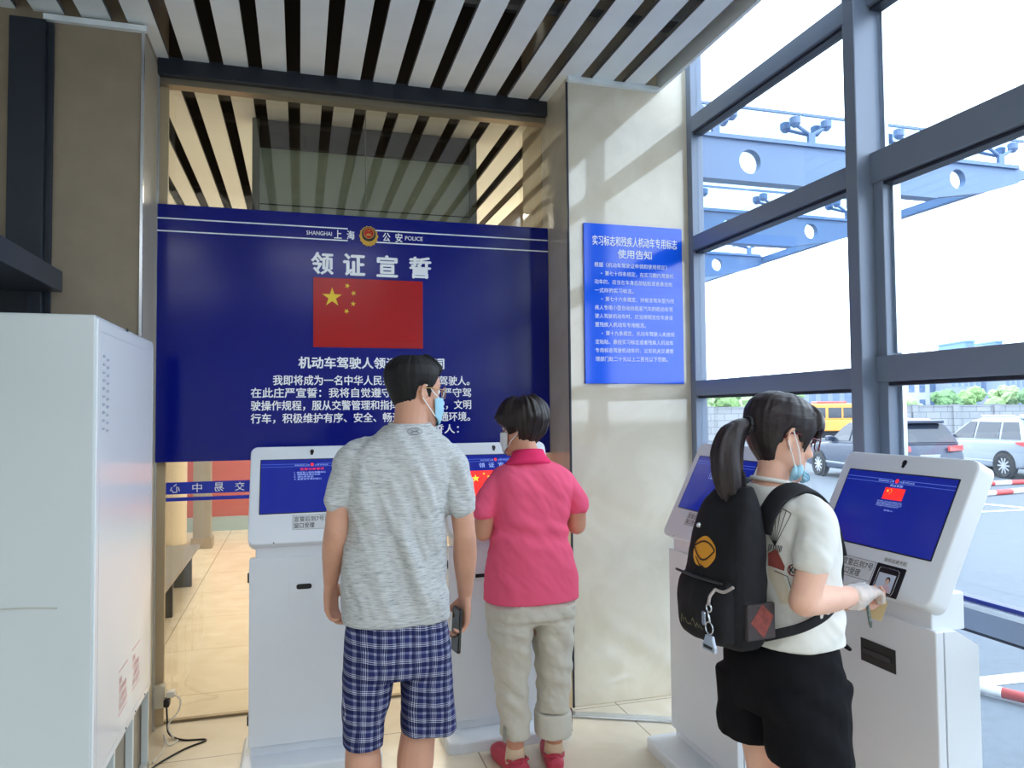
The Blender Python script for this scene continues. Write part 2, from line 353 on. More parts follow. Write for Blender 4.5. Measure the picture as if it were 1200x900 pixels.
bt('驶操作规程，服从交警管理和指挥，安全驾驶，文明', -0.232, 0.886, 1.514, 1.564)
bt('行车，积极维护有序、安全、畅通、文明交通环境。', -0.232, 0.880, 1.450, 1.500)
bt('宣誓人：', 0.62, 0.818, 1.386, 1.434)

# blue strip with mirror-read lettering on the partition glass
st = thing('glass_strip_sign', 'blue strip with reversed white characters on the glass below the oath board', 'strip sign', (0, 3.962, 1.07))
def on_strip(name, bm, m): bmesh.ops.transform(bm, matrix=Matrix.Translation((0, 0, -1.07)) @ Matrix.Rotation(PI/2, 4, 'X'), verts=bm.verts); return obj(name, bm, m, st)
M_strip = mat('strip_blue', srgb(20, 50, 190), 0.4)
bm = BM(); bx(bm, -0.63, 1.33, 1.106, 1.165, 0, 0.001); on_strip('band', bm, M_strip)
bm = BM(); bx(bm, -0.63, 1.33, 1.072, 1.090, 0, 0.001); on_strip('thin_band', bm, M_strip)
for ch, x in zip('心中易交', (-0.589, -0.488, -0.385, -0.289)): on_strip('lettering', text_bm(ch, x - 0.022, x + 0.022, 1.114, 1.157, bold=0.01, depth=0.0016, mirror=True), M_letter)

# ------------------------------------------------------------------ notice on the right pillar
M_notice = mat('notice_blue', srgb(0, 92, 240), 0.12, 0, 0.6)
nt_ = thing('notice_board', 'bright blue notice board with white text on the polished beige pillar', 'notice board', (1.70, 3.545, 1.64))
def on_notice(name, bm, m): bmesh.ops.transform(bm, matrix=Matrix.Translation((0, -0.0085, 0)) @ Matrix.Rotation(PI/2, 4, 'X'), verts=bm.verts); return obj(name, bm, m, nt_)
bm = BM(); bx(bm, -0.284, 0.284, -0.008, 0.004, 0, 0.838, 0.002); obj('panel', bm, M_notice, nt_)
def nl(s, u0, u1, v0, v1, b=0.006): on_notice('lettering', text_bm(s, -0.284 + u0 * 0.568, -0.284 + u1 * 0.568, 0.838 * (1 - v1), 0.838 * (1 - v0), bold=b), M_letter2)
nl('实习标志和残疾人机动车专用标志', 0.085, 0.945, 0.075, 0.137, 0.012); nl('使用告知', 0.335, 0.68, 0.157, 0.212, 0.016)
rows = [('根据《机动车驾驶证申领和使用规定》', 0.10, 0.84), ('•  第七十四条规定，在实习期内驾驶机', 0.165, 0.905), ('动车的，应当在车身后部粘贴或者悬挂统', 0.10, 0.89), ('一式样的实习标志。', 0.10, 0.49),
        ('•  第七十六条规定，持有准驾车型为残', 0.165, 0.905), ('疾人专用小型自动挡载客汽车的机动车驾', 0.10, 0.89), ('驶人驾驶机动车时，应当按规定在车身设', 0.10, 0.89), ('置残疾人机动车专用标志。', 0.10, 0.61),
        ('•  第十九条规定，机动车驾驶人未按规', 0.165, 0.905), ('定粘贴、悬挂实习标志或者残疾人机动车', 0.10, 0.89), ('专用标志驾驶机动车的，公安机关交通管', 0.10, 0.89), ('理部门处二十元以上二百元以下罚款。', 0.10, 0.83)]
for i, (s_, a, b) in enumerate(rows): nl(s_, a, b, 0.243 + i * 0.0535, 0.243 + i * 0.0535 + 0.030)

# ------------------------------------------------------------------ kiosks
TILT = math.radians(27)
HM = Matrix.Translation((0, -0.03, 0.945)) @ Matrix.Rotation(PI/2 - TILT, 4, 'X')      # head face: local x across, y up the slope, z out of the face
M_screen = mat('screen_blue', srgb(6, 16, 90), 0.12, 0, 0.5, emit=srgb(26, 40, 142), estr=0.5)
M_scr_line = mat('screen_line', srgb(60, 90, 190), 0.3, emit=srgb(90, 120, 210), estr=0.5)
M_scr_text = mat('screen_text', srgb(150, 170, 220), 0.3, emit=srgb(150, 175, 230), estr=0.5)
M_scr_red = mat('screen_red', srgb(200, 30, 30), 0.3, emit=srgb(225, 45, 40), estr=0.75)
M_scr_yel = mat('screen_yellow', srgb(230, 200, 60), 0.3, emit=srgb(240, 210, 60), estr=0.7)
M_paper = mat('sticker_paper', srgb(214, 216, 218), 0.7)
def kiosk(label, loc, rz, slot, content, sticker=(-0.09, 0.05, 0.05, 0.115), reader=False):
    k = thing('self_service_kiosk', label, 'kiosk', loc, rz, 'white self-service kiosks')
    bm = BM(); prism(bm, rrect(0.58, 0.37, 0.035, 6, 0, 0.065), 0, 0.05, bev=0.012); obj('base_plate', bm, M_kiosk, k, smooth=0.7)
    bm = BM(); prism(bm, [(-0.255, 0.02), (-0.255, 0.15), (0.255, 0.15), (0.255, 0.02)], 0.05, 0.095)
    t = BM(); prism(t, [(0.032, 0.095), (0.15, 0.095), (0.15, 0.83), (0.075, 0.875), (0.032, 0.875)], -0.26, 0.26)
    merge(bm, t, Matrix(((0, 0, 1, 0), (1, 0, 0, 0), (0, 1, 0, 0), (0, 0, 0, 1)))); obj('body', bm, M_kiosk, k)
    bm = BM(); bx(bm, -0.26, 0.26, 0.0, 0.028, 0.09, 0.88, 0.004); dr = obj('door', bm, M_kiosk, k)
    if slot == 'round':
        bm = BM(); bx(bm, -0.098, 0.018, -0.0015, 0.0, 0.665, 0.785, 0.0005); pl = obj('slot_plate', bm, M_kiosk, dr)
        bm = BM(); prism(bm, rrect(0.064, 0.022, 0.010, 5, -0.035, 0.752), 0.0016, 0.004, FRONT(0)); obj('slot', bm, M_black, pl)
        bm = BM(); bx(bm, 0.135, 0.155, -0.004, 0.0, 0.735, 0.750, 0.001); obj('slot', bm, M_black, dr)
    elif slot == 'bar':
        bm = BM(); bx(bm, -0.135, -0.045, -0.004, 0.0, 0.735, 0.752, 0.002); obj('slot', bm, M_black, dr)
        bm = BM(); bx(bm, -0.11, 0.01, -0.0015, 0.0, 0.655, 0.735, 0.0005); obj('slot_plate', bm, M_kiosk, dr)
    elif slot == 'plain':
        bm = BM(); bx(bm, -0.10, 0.0, -0.0015, 0.0, 0.655, 0.775, 0.0005); obj('slot_plate', bm, mat('grey_plate', srgb(205, 208, 214), 0.35), dr)
    else:
        bm = BM(); bx(bm, -0.025, 0.115, -0.002, 0.0, 0.715, 0.785, 0.0006); pl = obj('slot', bm, M_black, dr)
        bm = BM(); bx(bm, -0.012, 0.10, -0.006, -0.002, 0.742, 0.757, 0.001); obj('slot_lip', bm, mat('dark_lip', srgb(45, 45, 50), 0.4), pl)
    for z in (0.20, 0.80):
        bm = BM(); bx(bm, -0.267, -0.26, 0.012, 0.03, z - 0.02, z + 0.02, 0.001); obj('hinge', bm, M_black, k)
    bm = BM(); bx(bm, -0.235, 0.235, 0.012, 0.13, 0.87, 0.975, 0.004); bx(bm, -0.15, 0.15, 0.09, 0.16, 0.93, 1.06, 0.004); obj('neck', bm, M_kiosk, k)
    bm = BM(); prism(bm, rrect(0.53, 0.455, 0.032, 7, 0, 0.2275), -0.062, 0, HM, bev=0.007); hd = obj('head', bm, M_kiosk, k, smooth=0.6)
    bm = BM(); prism(bm, rrect(0.446, 0.257, 0.003, 2, 0, 0.2615), 0, 0.0012, HM); obj('screen_rim', bm, M_black, hd)
    bm = BM(); prism(bm, rrect(0.438, 0.249, 0.002, 2, 0, 0.2615), 0.0012, 0.002, HM); sc = obj('screen', bm, M_screen, hd)
    def on_head(name, f, m, par): t = BM(); f(t); bmesh.ops.transform(t, matrix=HM, verts=t.verts); return obj(name, t, m, par)
    Z0 = 0.0024
    on_head('screen_rule', lambda t: (bx(t, -0.219, -0.02, 0.3640, 0.3655, Z0 - .0005, Z0), bx(t, 0.02, 0.219, 0.3640, 0.3655, Z0 - .0005, Z0), bx(t, -0.219, 0.219, 0.352, 0.3532, Z0 - .0005, Z0)), M_scr_line, sc)
    def emb(t): prism(t, [(0.007 * math.cos(a), 0.361 + 0.0075 * math.sin(a)) for a in [2*PI*i/16 for i in range(16)]], Z0 - .0005, Z0 + .0003)
    on_head('screen_emblem', emb, M_scr_red, sc)
    def st_(s_, u0, u1, v0, v1, m=M_scr_text, b=0.004, par=sc, nm='screen_text', zz=Z0): 
        t = text_bm(s_, u0, u1, v0, v1, bold=b, depth=zz); bmesh.ops.transform(t, matrix=HM, verts=t.verts); return obj(nm, t, m, par)
    st_('SHANGHAI 上海', -0.075, -0.012, 0.3555, 0.3625); st_('公安 POLICE', 0.012, 0.070, 0.3555, 0.3625)
    def scr_flag(u0, u1, v0, v1):
        f = on_head('screen_flag', lambda t: bx(t, u0, u1, v0, v1, Z0 - .0005, Z0), M_scr_red, sc)
        w, h = u1 - u0, v1 - v0
        def stars(t):
            polyf(t, star_pts(u0 + w * .17, v0 + h * .72, h * .14), Z0 + .0003)
            for sx, sy in ((.3, .88), (.36, .78), (.36, .62), (.3, .5)): polyf(t, star_pts(u0 + w * sx, v0 + h * sy, h * .05), Z0 + .0003)
        on_head('screen_stars', stars, M_scr_yel, f)
    if content == 'list':
        st_('宣誓注意事项', -0.052, 0.052, 0.334, 0.345, M_scr_red)
        for i, (s_, u1) in enumerate((('1. 请宣誓人面向屏幕站立', 0.06), ('2. 请脱帽并保持安静', 0.035), ('3. 请大声宣读', 0.005), ('4. 宣誓完毕请到窗口', 0.04))): st_(s_, -0.078, u1, 0.319 - 0.0105 * i, 0.327 - 0.0105 * i)
    elif content == 'flag':
        st_('领证宣誓', -0.022, 0.03, 0.341, 0.349); scr_flag(-0.036, 0.045, 0.297, 0.337)
        for i in range(4): st_(('我即将成为一名中华人民共和国机动车驾驶人', '在此庄严宣誓我将自觉遵守交通法规严守驾', '驶操作规程服从交警管理和指挥安全驾驶文明', '行车积极维护有序安全畅通交通环境')[i], -0.05, 0.052 - (0.012 if i == 3 else 0), 0.2875 - 0.0052 * i, 0.2915 - 0.0052 * i, b=0.0)
        st_('宣誓人：        ', -0.01, 0.03, 0.258, 0.263)
    else:
        st_('领  证  宣  誓', -0.085, 0.085, 0.320, 0.345); scr_flag(-0.165, 0.165, 0.165, 0.305)
    def cam_(t):
        prism(t, rrect(0.017, 0.020, 0.008, 5, 0, 0.426), 0, 0.0012); prism(t, rrect(0.012, 0.018, 0.005, 5, -0.001, 0.418), 0, 0.001)
    on_head('camera', cam_, M_black, hd)
    a, b, c_, d = sticker
    stk = on_head('paper_label', lambda t: bx(t, a, b, c_, d, 0, 0.0006), M_paper, hd)
    on_head('label_border', lambda t: [bx(t, *q, 0.0006, 0.0009) for q in ((a, b, c_, c_ + .0012), (a, b, d - .0012, d), (a, a + .0012, c_, d), (b - .0012, b, c_, d))], M_ink, stk)
    h = d - c_
    st_('宣誓后到7号', a + 0.006, b - 0.006, c_ + h * 0.54, d - h * 0.1, M_ink, 0.004, stk, 'label_text', 0.001); st_('窗口受理', a + 0.006, a + (b - a) * 0.66, c_ + h * 0.1, c_ + h * 0.46, M_ink, 0.004, stk, 'label_text', 0.001)
    on_head('screw', lambda t: lathe(t, ((0.003, -0.001), (0.003, 0.001)), 10, Matrix.Translation((-0.16, 0.005, 0))), M_dark, hd)
    if reader:
        lb = on_head('paper_label', lambda t: bx(t, 0.058, 0.150, 0.100, 0.116, 0, 0.0006), M_paper, hd)
        st_('身份证读卡区', 0.062, 0.146, 0.1025, 0.1135, M_ink, 0.002, lb, 'label_text', 0.001)
        rd = on_head('card_reader', lambda t: prism(t, rrect(0.110, 0.092, 0.003, 3, 0.098, 0.047), 0, 0.003), M_black, hd)
        on_head('reader_outline', lambda t: tube(t, [(p[0], p[1], 0.0034) for p in rrect(0.078, 0.078, 0.01, 4, 0.097, 0.044) + rrect(0.078, 0.078, 0.01, 4, 0.097, 0.044)[:1]], 0.0008, 6), M_silver, rd)
        cd = on_head('photo_print', lambda t: bx(t, 0.064, 0.128, 0.010, 0.066, 0.003, 0.0038), mat('photo_backdrop', srgb(196, 206, 222), 0.4), rd)
        def por(t):
            prism(t, [(0.105 + 0.0085 * math.cos(x), 0.047 + 0.0105 * math.sin(x)) for x in [2*PI*i/20 for i in range(20)]], 0.0038, 0.0041, mi=0)
            prism(t, [(0.105 + 0.0065 * math.cos(x), 0.043 + 0.0085 * math.sin(x)) for x in [2*PI*i/20 for i in range(20)]], 0.0041, 0.0044, mi=1)
            prism(t, [(0.086, 0.011), (0.124, 0.011), (0.120, 0.026), (0.112, 0.033), (0.098, 0.033), (0.090, 0.026)], 0.0038, 0.0041, mi=2)
        on_head('portrait', por, [M_ink, mat('print_skin', srgb(222, 180, 158), 0.5), mat('print_shirt', srgb(220, 190, 200), 0.5)], cd)
    return k
kiosk('white kiosk with a blue list on its screen, behind the man in the grey shirt', (0.055, 3.34, 0), 0, 'round', 'list', (-0.083, 0.055, 0.058, 0.124))
kiosk('white kiosk with a large flag on its screen, hidden behind the woman in pink', (0.915, 3.34, 0), 0, 'bar', 'big')
kiosk('white kiosk facing left beside the beige pillar, behind the backpack girl', (1.60, 2.76, 0), -PI/2, 'plain', 'list', (-0.115, 0.025, 0.068, 0.125))
kiosk('white kiosk nearest the window, its card reader touched by a gloved hand', (1.69, 1.915, 0), -PI/2, 'long', 'flag', (-0.105, 0.036, 0.028, 0.092), True)
# ------------------------------------------------------------------ white cabinet, socket, cables
cb = thing('white_cabinet', 'tall white metal cabinet in the left foreground with rows of vent slots', 'cabinet', (-0.61, 2.57, 0))
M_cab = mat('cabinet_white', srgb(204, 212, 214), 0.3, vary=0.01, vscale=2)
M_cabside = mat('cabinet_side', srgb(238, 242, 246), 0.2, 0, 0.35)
bm = BM(); bx(bm, -0.72, -0.004, 0, 0.93, 0.335, 1.815, 0.006); bd_ = obj('body', bm, M_cab, cb)
bm = BM(); bx(bm, -0.006, 0.0, 0.012, 0.925, 0.34, 1.805, 0.002); sd = obj('side_panel', bm, M_cabside, cb)
bm = BM()
for a in ((0.045, 0.915, 1.765, 1.767), (0.045, 0.915, 0.368, 0.370)): bx(bm, 0, 0.0008, a[0], a[1], a[2], a[3])
bx(bm, 0, 0.0008, 0.045, 0.047, 0.37, 1.765); bx(bm, 0, 0.0008, 0.905, 0.907, 0.37, 1.765); obj('panel_groove', bm, mat('groove_grey', srgb(190, 196, 206), 0.4), sd)
M_vent = mat('vent_shade', srgb(168, 176, 190), 0.4)
for c_ in (0.085, 0.135):
    for i in range(10):
        z = 1.69 - i * 0.026 - (0.008 if c_ > .1 else 0); t = BM()
        lathe(t, ((0.0001, 0.006), (0.004, 0.005), (0.007, 0.002), (0.008, 0)), 12, Matrix.Translation((0, c_, z)) @ Matrix.Rotation(PI/2, 4, 'Y') @ Matrix.Diagonal((0.7, 2.0, 1, 1)))
        obj('vent_slot', t, M_vent, sd, smooth=True)
SM = Matrix(((0, 0, 1, 0), (1, 0, 0, 0), (0, 1, 0, 0), (0, 0, 0, 1)))      # local XY -> YZ, facing +X
M_rust = mat('red_print', srgb(206, 120, 118), 0.6)
for y0, z0 in ((0.34, 0.44), (0.56, 0.45)):
    t = BM()
    for a in ((y0, y0 + .14, z0 + .152, z0 + .154), (y0, y0 + .14, z0, z0 + .002)): bx(t, 0, 0.0006, *a)
    o = obj('warning_print', t, M_rust, sd)
    for i, s_ in enumerate(('警告', '请勿倾倒设备', '小心触电危险', '非专业人员请勿打开')):
        text('warning_text', s_, y0 + 0.005, y0 + (0.05, 0.12, 0.12, 0.135)[i], z0 + 0.105 - 0.03 * i, z0 + 0.13 - 0.03 * i, M_rust, o, SM)
for y in (0.46, 0.62, 0.8):
    t = BM(); lathe(t, ((0.004, 0), (0.0035, 0.002), (0.001, 0.003)), 10, Matrix.Translation((0.0, y, 0.352)) @ Matrix.Rotation(PI/2, 4, 'Y')); obj('screw', t, M_dark, sd)
t = BM(); bx(t, 0.0, 0.003, 0.40, 0.425, 1.805, 1.816, 0.001); obj('latch', t, M_dark, cb)
# underframe: white bars over dusty boards
bm = BM()
for y in (0.0, 0.30, 0.60, 0.90): bx(bm, -0.03, -0.004, y, y + 0.022, 0.0, 0.335, 0.002)
bx(bm, -0.03, -0.004, 0, 0.93, 0.0, 0.035, 0.002); bx(bm, -0.72, -0.70, 0, 0.02, 0, 0.335); bx(bm, -0.72, -0.03, 0.0, 0.02, 0, 0.03); obj('underframe', bm, M_cab, cb)
bm = BM(); bx(bm, -0.70, -0.034, 0.02, 0.92, 0.012, 0.33); obj('inner_boards', bm, mat('dusty_board', srgb(150, 142, 128), 0.9, vary=0.25, vscale=8, stretch=(1, 1, .3)), cb)
t = BM(); tube(t, curve_pts([(-0.42, -0.001, 0.90), (-0.30, -0.002, 0.918), (-0.2, -0.002, 0.920), (-0.10, -0.001, 0.912)]), 0.0022, 6); obj('dent', t, mat('scratch_grey', srgb(196, 196, 186), 0.5), bd_)

so = thing('wall_socket', 'small beige wall socket beside the white cabinet near the floor', 'socket', (-0.645, 3.885, 0.13))
bm = BM(); bx(bm, -0.02, 0.03, -0.001, 0.05, -0.03, 0.075, 0.004); obj('box', bm, mat('socket_cream', srgb(216, 208, 190), 0.5), so)
pg = thing('black_power_plug', 'black power plug and cord trailing from the wall socket across the floor', 'power cord', (-0.60, 3.87, 0.14))
bm = BM(); prism(bm, rrect(0.026, 0.038, 0.008, 4), 0, 0.04, Matrix.Rotation(PI/2, 4, 'X'), bev=0.005); obj('plug', bm, M_black, pg, smooth=0.6)
bm = BM(); tube(bm, curve_pts([(0, -0.03, -0.01), (0.005, -0.045, -0.06), (0.02, -0.08, -0.125), (0.09, -0.14, -0.136), (0.19, -0.17, -0.136), (0.10, -0.25, -0.136), (-0.0, -0.40, -0.136), (-0.01, -0.55, -0.136)], 8), 0.0042, 8); obj('cord', bm, M_black, pg, smooth=True)
pw = thing('white_adapter', 'white charger plug and tangled white cable by the socket', 'power cord', (-0.585, 3.88, 0.175))
M_wplug = mat('white_plastic', srgb(224, 222, 216), 0.4)
bm = BM(); prism(bm, rrect(0.036, 0.028, 0.006, 4), 0, 0.04, Matrix.Rotation(PI/2, 4, 'X'), bev=0.004); obj('plug', bm, M_wplug, pw, smooth=0.6)
bm = BM(); tube(bm, curve_pts([(0.01, -0.03, 0), (0.045, -0.05, -0.02), (0.04, -0.06, -0.07), (0.0, -0.09, -0.12), (0.03, -0.12, -0.1705), (0.05, -0.15, -0.1705), (0.02, -0.19, -0.1705), (-0.01, -0.14, -0.14), (0.0, -0.18, -0.1705), (0.0, -0.26, -0.1705), (-0.02, -0.35, -0.1705)], 8), 0.0035, 8); obj('cable', bm, M_wplug, pw, smooth=True)
fd = BM(); bx(fd, 1.20, 1.76, 3.33, 3.385, 0, 0.014, 0.005); o = obj('floor_cable_duct', fd, M_silver); o.location = (0, 0, 0); o.rotation_euler = (0, 0, 0)
bmesh_M = Matrix.Translation((1.28, 3.47, 0)) @ Matrix.Rotation(math.atan2(-0.19, 0.40), 4, 'Z') @ Matrix.Translation((-1.20, -3.36, 0)); o.data.transform(bmesh_M)
tag(o, 'flat white metal cable duct lying on the floor before the beige pillar', 'cable duct')

# ------------------------------------------------------------------ hall behind the glass
hc = thing('service_counter', 'red service counter with a pale band far behind the bronze glass', 'counter', (-0.3, 10.2, 0))
bm = BM(); bx(bm, -3.6, 2.3, 0, 0.5, 0.18, 1.05); obj('front', bm, mat('counter_red', srgb(176, 78, 74), 0.4), hc)
bm = BM(); bx(bm, -3.6, 2.3, -0.02, 0.5, 0.0, 0.18); obj('plinth', bm, mat('plinth_blue', srgb(150, 176, 186), 0.4), hc)
bm = BM(); bx(bm, -3.65, 2.32, -0.06, 0.6, 1.05, 1.09); obj('worktop', bm, mat('counter_top', srgb(216, 206, 190), 0.4), hc)
bk = thing('vestibule', 'dark grey green glazed bulkhead seen through the glass above the oath board', 'vestibule', (0.43, 4.56, 0))
bm = BM(); bx(bm, -0.66, 0.61, 0, 0.05, 2.30, 3.08, 0.0); obj('glazed_face', bm, mat('grey_green_panel', srgb(206, 230, 222), 0.3, 0, 0.5), bk)
bm = BM(); bx(bm, -0.66, 0.61, -0.04, 0.02, 3.08, 3.236); obj('top_beam', bm, mat('dark_brown_beam', srgb(58, 52, 50), 0.5), bk)
for x in (-0.70, 0.61):
    bm = BM(); bx(bm, x, x + 0.04, -0.05, 0.05, 2.2, 3.236); obj('post', bm, mat('green_grey_post', srgb(96, 106, 98), 0.4), bk)

for lab, x, y, w, c in (('pale round column far behind the bronze glass, at the left', -1.29, 8.6, 0.13, (206, 196, 178)), ('grey square column behind the bronze glass, right of the pale one', -1.05, 9.0, 0.09, (150, 146, 138))):
    o = thing('hall_column', lab, 'column', (x, y, 0)); m_ = mat('column_paint', srgb(*c), 0.4)
    bm = BM()
    if c[0] > 200: lathe(bm, ((w, 0), (w, 3.236)), 28)
    else: bx(bm, -w, w, -w, w, 0, 3.236, 0.005)
    obj('shaft', bm, m_, o, smooth=0.6)
    bm = BM(); bx(bm, -w - .02, w + .02, -w - .02, w + .02, 0, 0.12, 0.005); obj('plinth', bm, M_stone2, o)
bn = thing('waiting_bench', 'low grey waiting bench seen through the glass at the left', 'bench', (-1.02, 6.0, 0))
bm = BM(); bx(bm, -.22, .16, -1.2, 1.2, .30, .33, .006); obj('seat', bm, mat('bench_grey', srgb(120, 122, 124), .35, .3), bn)
for y in (-1.0, 0, 1.0):
    bm = BM(); bx(bm, -.18, .12, y - .02, y + .02, 0, .30, .004); obj('leg', bm, M_dark, bn)
bm = BM(); bx(bm, -0.66, 0.61, -0.003, 0.0, 2.74, 2.746); obj('panel_seam', bm, M_dark, bk)
# ------------------------------------------------------------------ outside: lot, perimeter wall, buildings, trees, vehicles, canopy
G = -0.45
M_asph = mat('pale_asphalt', srgb(98, 106, 116), 0.85, 0, 0.3, bump=0.3, bscale=9, vary=0.08, vscale=14)
bm = BM(); bx(bm, 2.14, 420, -120, 420, G - 0.1, G); struct(obj('ground', bm, M_asph))
bm = BM(); bx(bm, 2.12, 2.5, -8, 12, G - 0.05, -0.16); struct(obj('trim_7', bm, mat('granite_plinth', srgb(170, 172, 174), 0.6, bump=0.1, bscale=80)))
M_line = mat('lot_marking', srgb(236, 238, 240), 0.7)
bm = BM()
for a, b, w in (((4.35, 4.19), (7.5, 4.02), 0.16), ((13.1, 12.2), (13.9, 9.6), 0.14), ((9.5, 11.0), (24, 10.2), 0.10), ((11.0, 15.5), (12.2, 20.5), 0.12)):
    d = (Vector(b) - Vector(a)).normalized(); p = Vector((-d.y, d.x)) * w / 2; A, B = Vector(a), Vector(b)
    bm.faces.new([bm.verts.new((*q, G + 0.004)) for q in (A + p, A - p, B - p, B + p)])
struct(obj('ground_marking', bm, M_line))
FW = Vector((math.sin(_y), math.cos(_y), 0)); RT = Vector((math.cos(_y), -math.sin(_y), 0))
def outp(depth, across, z=G): v = FW * depth + RT * across; return Vector((v.x, v.y, z))
RZ = -_y
def brick_mat(name, c1, c2, cm, sc):
    m = mat(name, c1, 0.85); nt = m.node_tree; tc = nt.nodes.new('ShaderNodeTexCoord'); mp = nt.nodes.new('ShaderNodeMapping'); mp.inputs['Rotation'].default_value = (PI/2, 0, 0)
    b = nt.nodes.new('ShaderNodeTexBrick'); b.inputs['Color1'].default_value = c1; b.inputs['Color2'].default_value = c2; b.inputs['Mortar'].default_value = cm
    b.inputs['Scale'].default_value = sc; b.inputs['Mortar Size'].default_value = 0.02; b.inputs['Brick Width'].default_value = 0.9; b.inputs['Row Height'].default_value = 0.42
    nt.links.new(tc.outputs['Object'], mp.inputs[0]); nt.links.new(mp.outputs[0], b.inputs[0]); nt.links.new(b.outputs[0], nt.nodes['Principled BSDF'].inputs['Base Color']); return m
M_block = brick_mat('grey_blockwork', srgb(160, 164, 170), srgb(146, 151, 158), srgb(112, 118, 126), 1.0)
bm = BM(); bx(bm, 0, 60, 0, 0.2, 0, 2.02); bx(bm, 0, 60, -0.04, 0.24, 2.02, 2.12)
for i in range(24): bx(bm, i * 2.55, i * 2.55 + 0.36, -0.14, 0.24, 0, 2.16)
w = struct(obj('wall_perimeter', bm, M_block)); w.location = outp(46, 2); w.rotation_euler = (0, 0, RZ)

# canopy of steel beams and point-fixed glass
cp = thing('entrance_canopy', 'blue grey steel and glass canopy outside the window with round holes through its beams', 'canopy', (2.2, 4.03, 2.9))
M_steel = mat('canopy_steel', srgb(112, 136, 172), 0.5, 0.1, 0.4)
M_cglass = glass('canopy_glass', (0.72, 0.86, 0.96, 1), 0.8)
def holed(outline, holes, th):
    cu = bpy.data.curves.new('t', 'CURVE'); cu.dimensions = '2D'; cu.fill_mode = 'BOTH'; cu.extrude = th / 2
    for pl in [outline] + [[(x + r * math.cos(a), z + r * math.sin(a)) for a in [2*PI*i/28 for i in range(28)]] for x, z, r in holes]:
        sp = cu.splines.new('POLY'); sp.points.add(len(pl) - 1); sp.use_cyclic_u = True
        for p, q in zip(sp.points, pl): p.co = (q[0], q[1], 0, 1)
    o = bpy.data.objects.new('t', cu); COL.objects.link(o); dg = bpy.context.evaluated_depsgraph_get(); me = bpy.data.meshes.new_from_object(o.evaluated_get(dg)); bpy.data.objects.remove(o); bpy.data.curves.remove(cu)
    bm = BM(); bm.from_mesh(me); bpy.data.meshes.remove(me); bmesh.ops.transform(bm, matrix=Matrix.Rotation(PI/2, 4, 'X'), verts=bm.verts); return bm
for j, dy in enumerate((0, 1.53, 3.07)):
    bm = holed([(-0.06, 0.045), (2.0, 0.045), (2.2, 0.075), (2.42, 0.11), (2.74, 0.20), (2.78, 0.23), (2.78, 0.30), (2.72, 0.325), (2.4, 0.32), (-0.06, 0.30)], [(0.54, 0.168, 0.078), (1.37, 0.172, 0.074), (2.2, 0.19, 0.068)], 0.05)
    bx(bm, -0.06, 2.0, -0.045, 0.045, 0.035, 0.047); bx(bm, -0.06, 2.74, -0.045, 0.045, 0.30, 0.325)
    b_ = obj('beam', bm, M_steel, cp, loc=(0, dy, 0))
    for x in (0.31, 1.02, 1.85, 2.62):
        bm = BM(); bx(bm, x - 0.025, x + 0.025, -0.012, 0.012, 0.3, 0.40)
        for sx in (-1, 1):
            tube(bm, [(x, 0, 0.39), (x + sx * 0.12, 0.10, 0.455)], 0.012, 8); tube(bm, [(x, 0, 0.39), (x + sx * 0.12, -0.0, 0.455)], 0.012, 8)
            for yy in (0.10, 0.0): lathe(bm, ((0.016, -0.03), (0.034, -0.01), (0.036, 0.03), (0.02, 0.04)), 12, Matrix.Translation((x + sx * 0.12, yy, 0.465)))
        obj('spider_fitting', bm, M_steel, b_)
for j in range(3):
    for a, b in ((-0.05, 0.95), (0.96, 1.9), (1.91, 2.86)):
        bm = BM(); bx(bm, a, b, 1.53 * j + 0.015, 1.53 * j + 1.515, 0.520, 0.535); obj('glass_panel', bm, M_cglass, cp)
        bm = BM(); bx(bm, a, b, 1.53 * j + 0.0, 1.53 * j + 0.015, 0.519, 0.536); obj('glass_edge', bm, M_steel, cp)
bm = BM(); bx(bm, 2.76, 2.82, -0.02, 4.9, 0.235, 0.30); obj('edge_rail', bm, M_steel, cp)

# vehicles
M_tyre = mat('tyre', srgb(40, 42, 46), 0.8); M_rim = mat('rim', srgb(205, 210, 216), 0.3, 0.6); M_cwin = mat('car_window', srgb(46, 56, 70), 0.08, 0, 0.8)
M_lamp = mat('tail_lamp', srgb(220, 90, 90), 0.2); M_chrome = mat('chrome', srgb(215, 220, 226), 0.15, 0.9)
def wheel_bm():
    a = BM(); lathe(a, ((0.0, -0.03), (0.225, -0.03), (0.235, -0.1), (0.30, -0.11), (0.335, -0.08), (0.345, 0), (0.335, 0.08), (0.30, 0.11), (0.235, 0.1), (0.225, 0.03), (0.0, 0.03)), 26, Matrix.Rotation(PI/2, 4, 'X')); return a
def rim_bm():
    a = BM(); lathe(a, ((0.235, -0.08), (0.235, 0.06), (0.20, 0.075), (0.19, 0.04), (0.05, 0.045), (0.045, 0.085), (0.0, 0.088)), 26, Matrix.Rotation(PI/2, 4, 'X'))
    for i in range(10):
        t = BM(); bx(t, 0.04, 0.215, 0.04, 0.085, -0.02, 0.02); merge(a, t, Matrix.Rotation(2*PI*i/10, 4, 'Y') @ Matrix.Rotation(PI, 4, 'Z'))
    return a
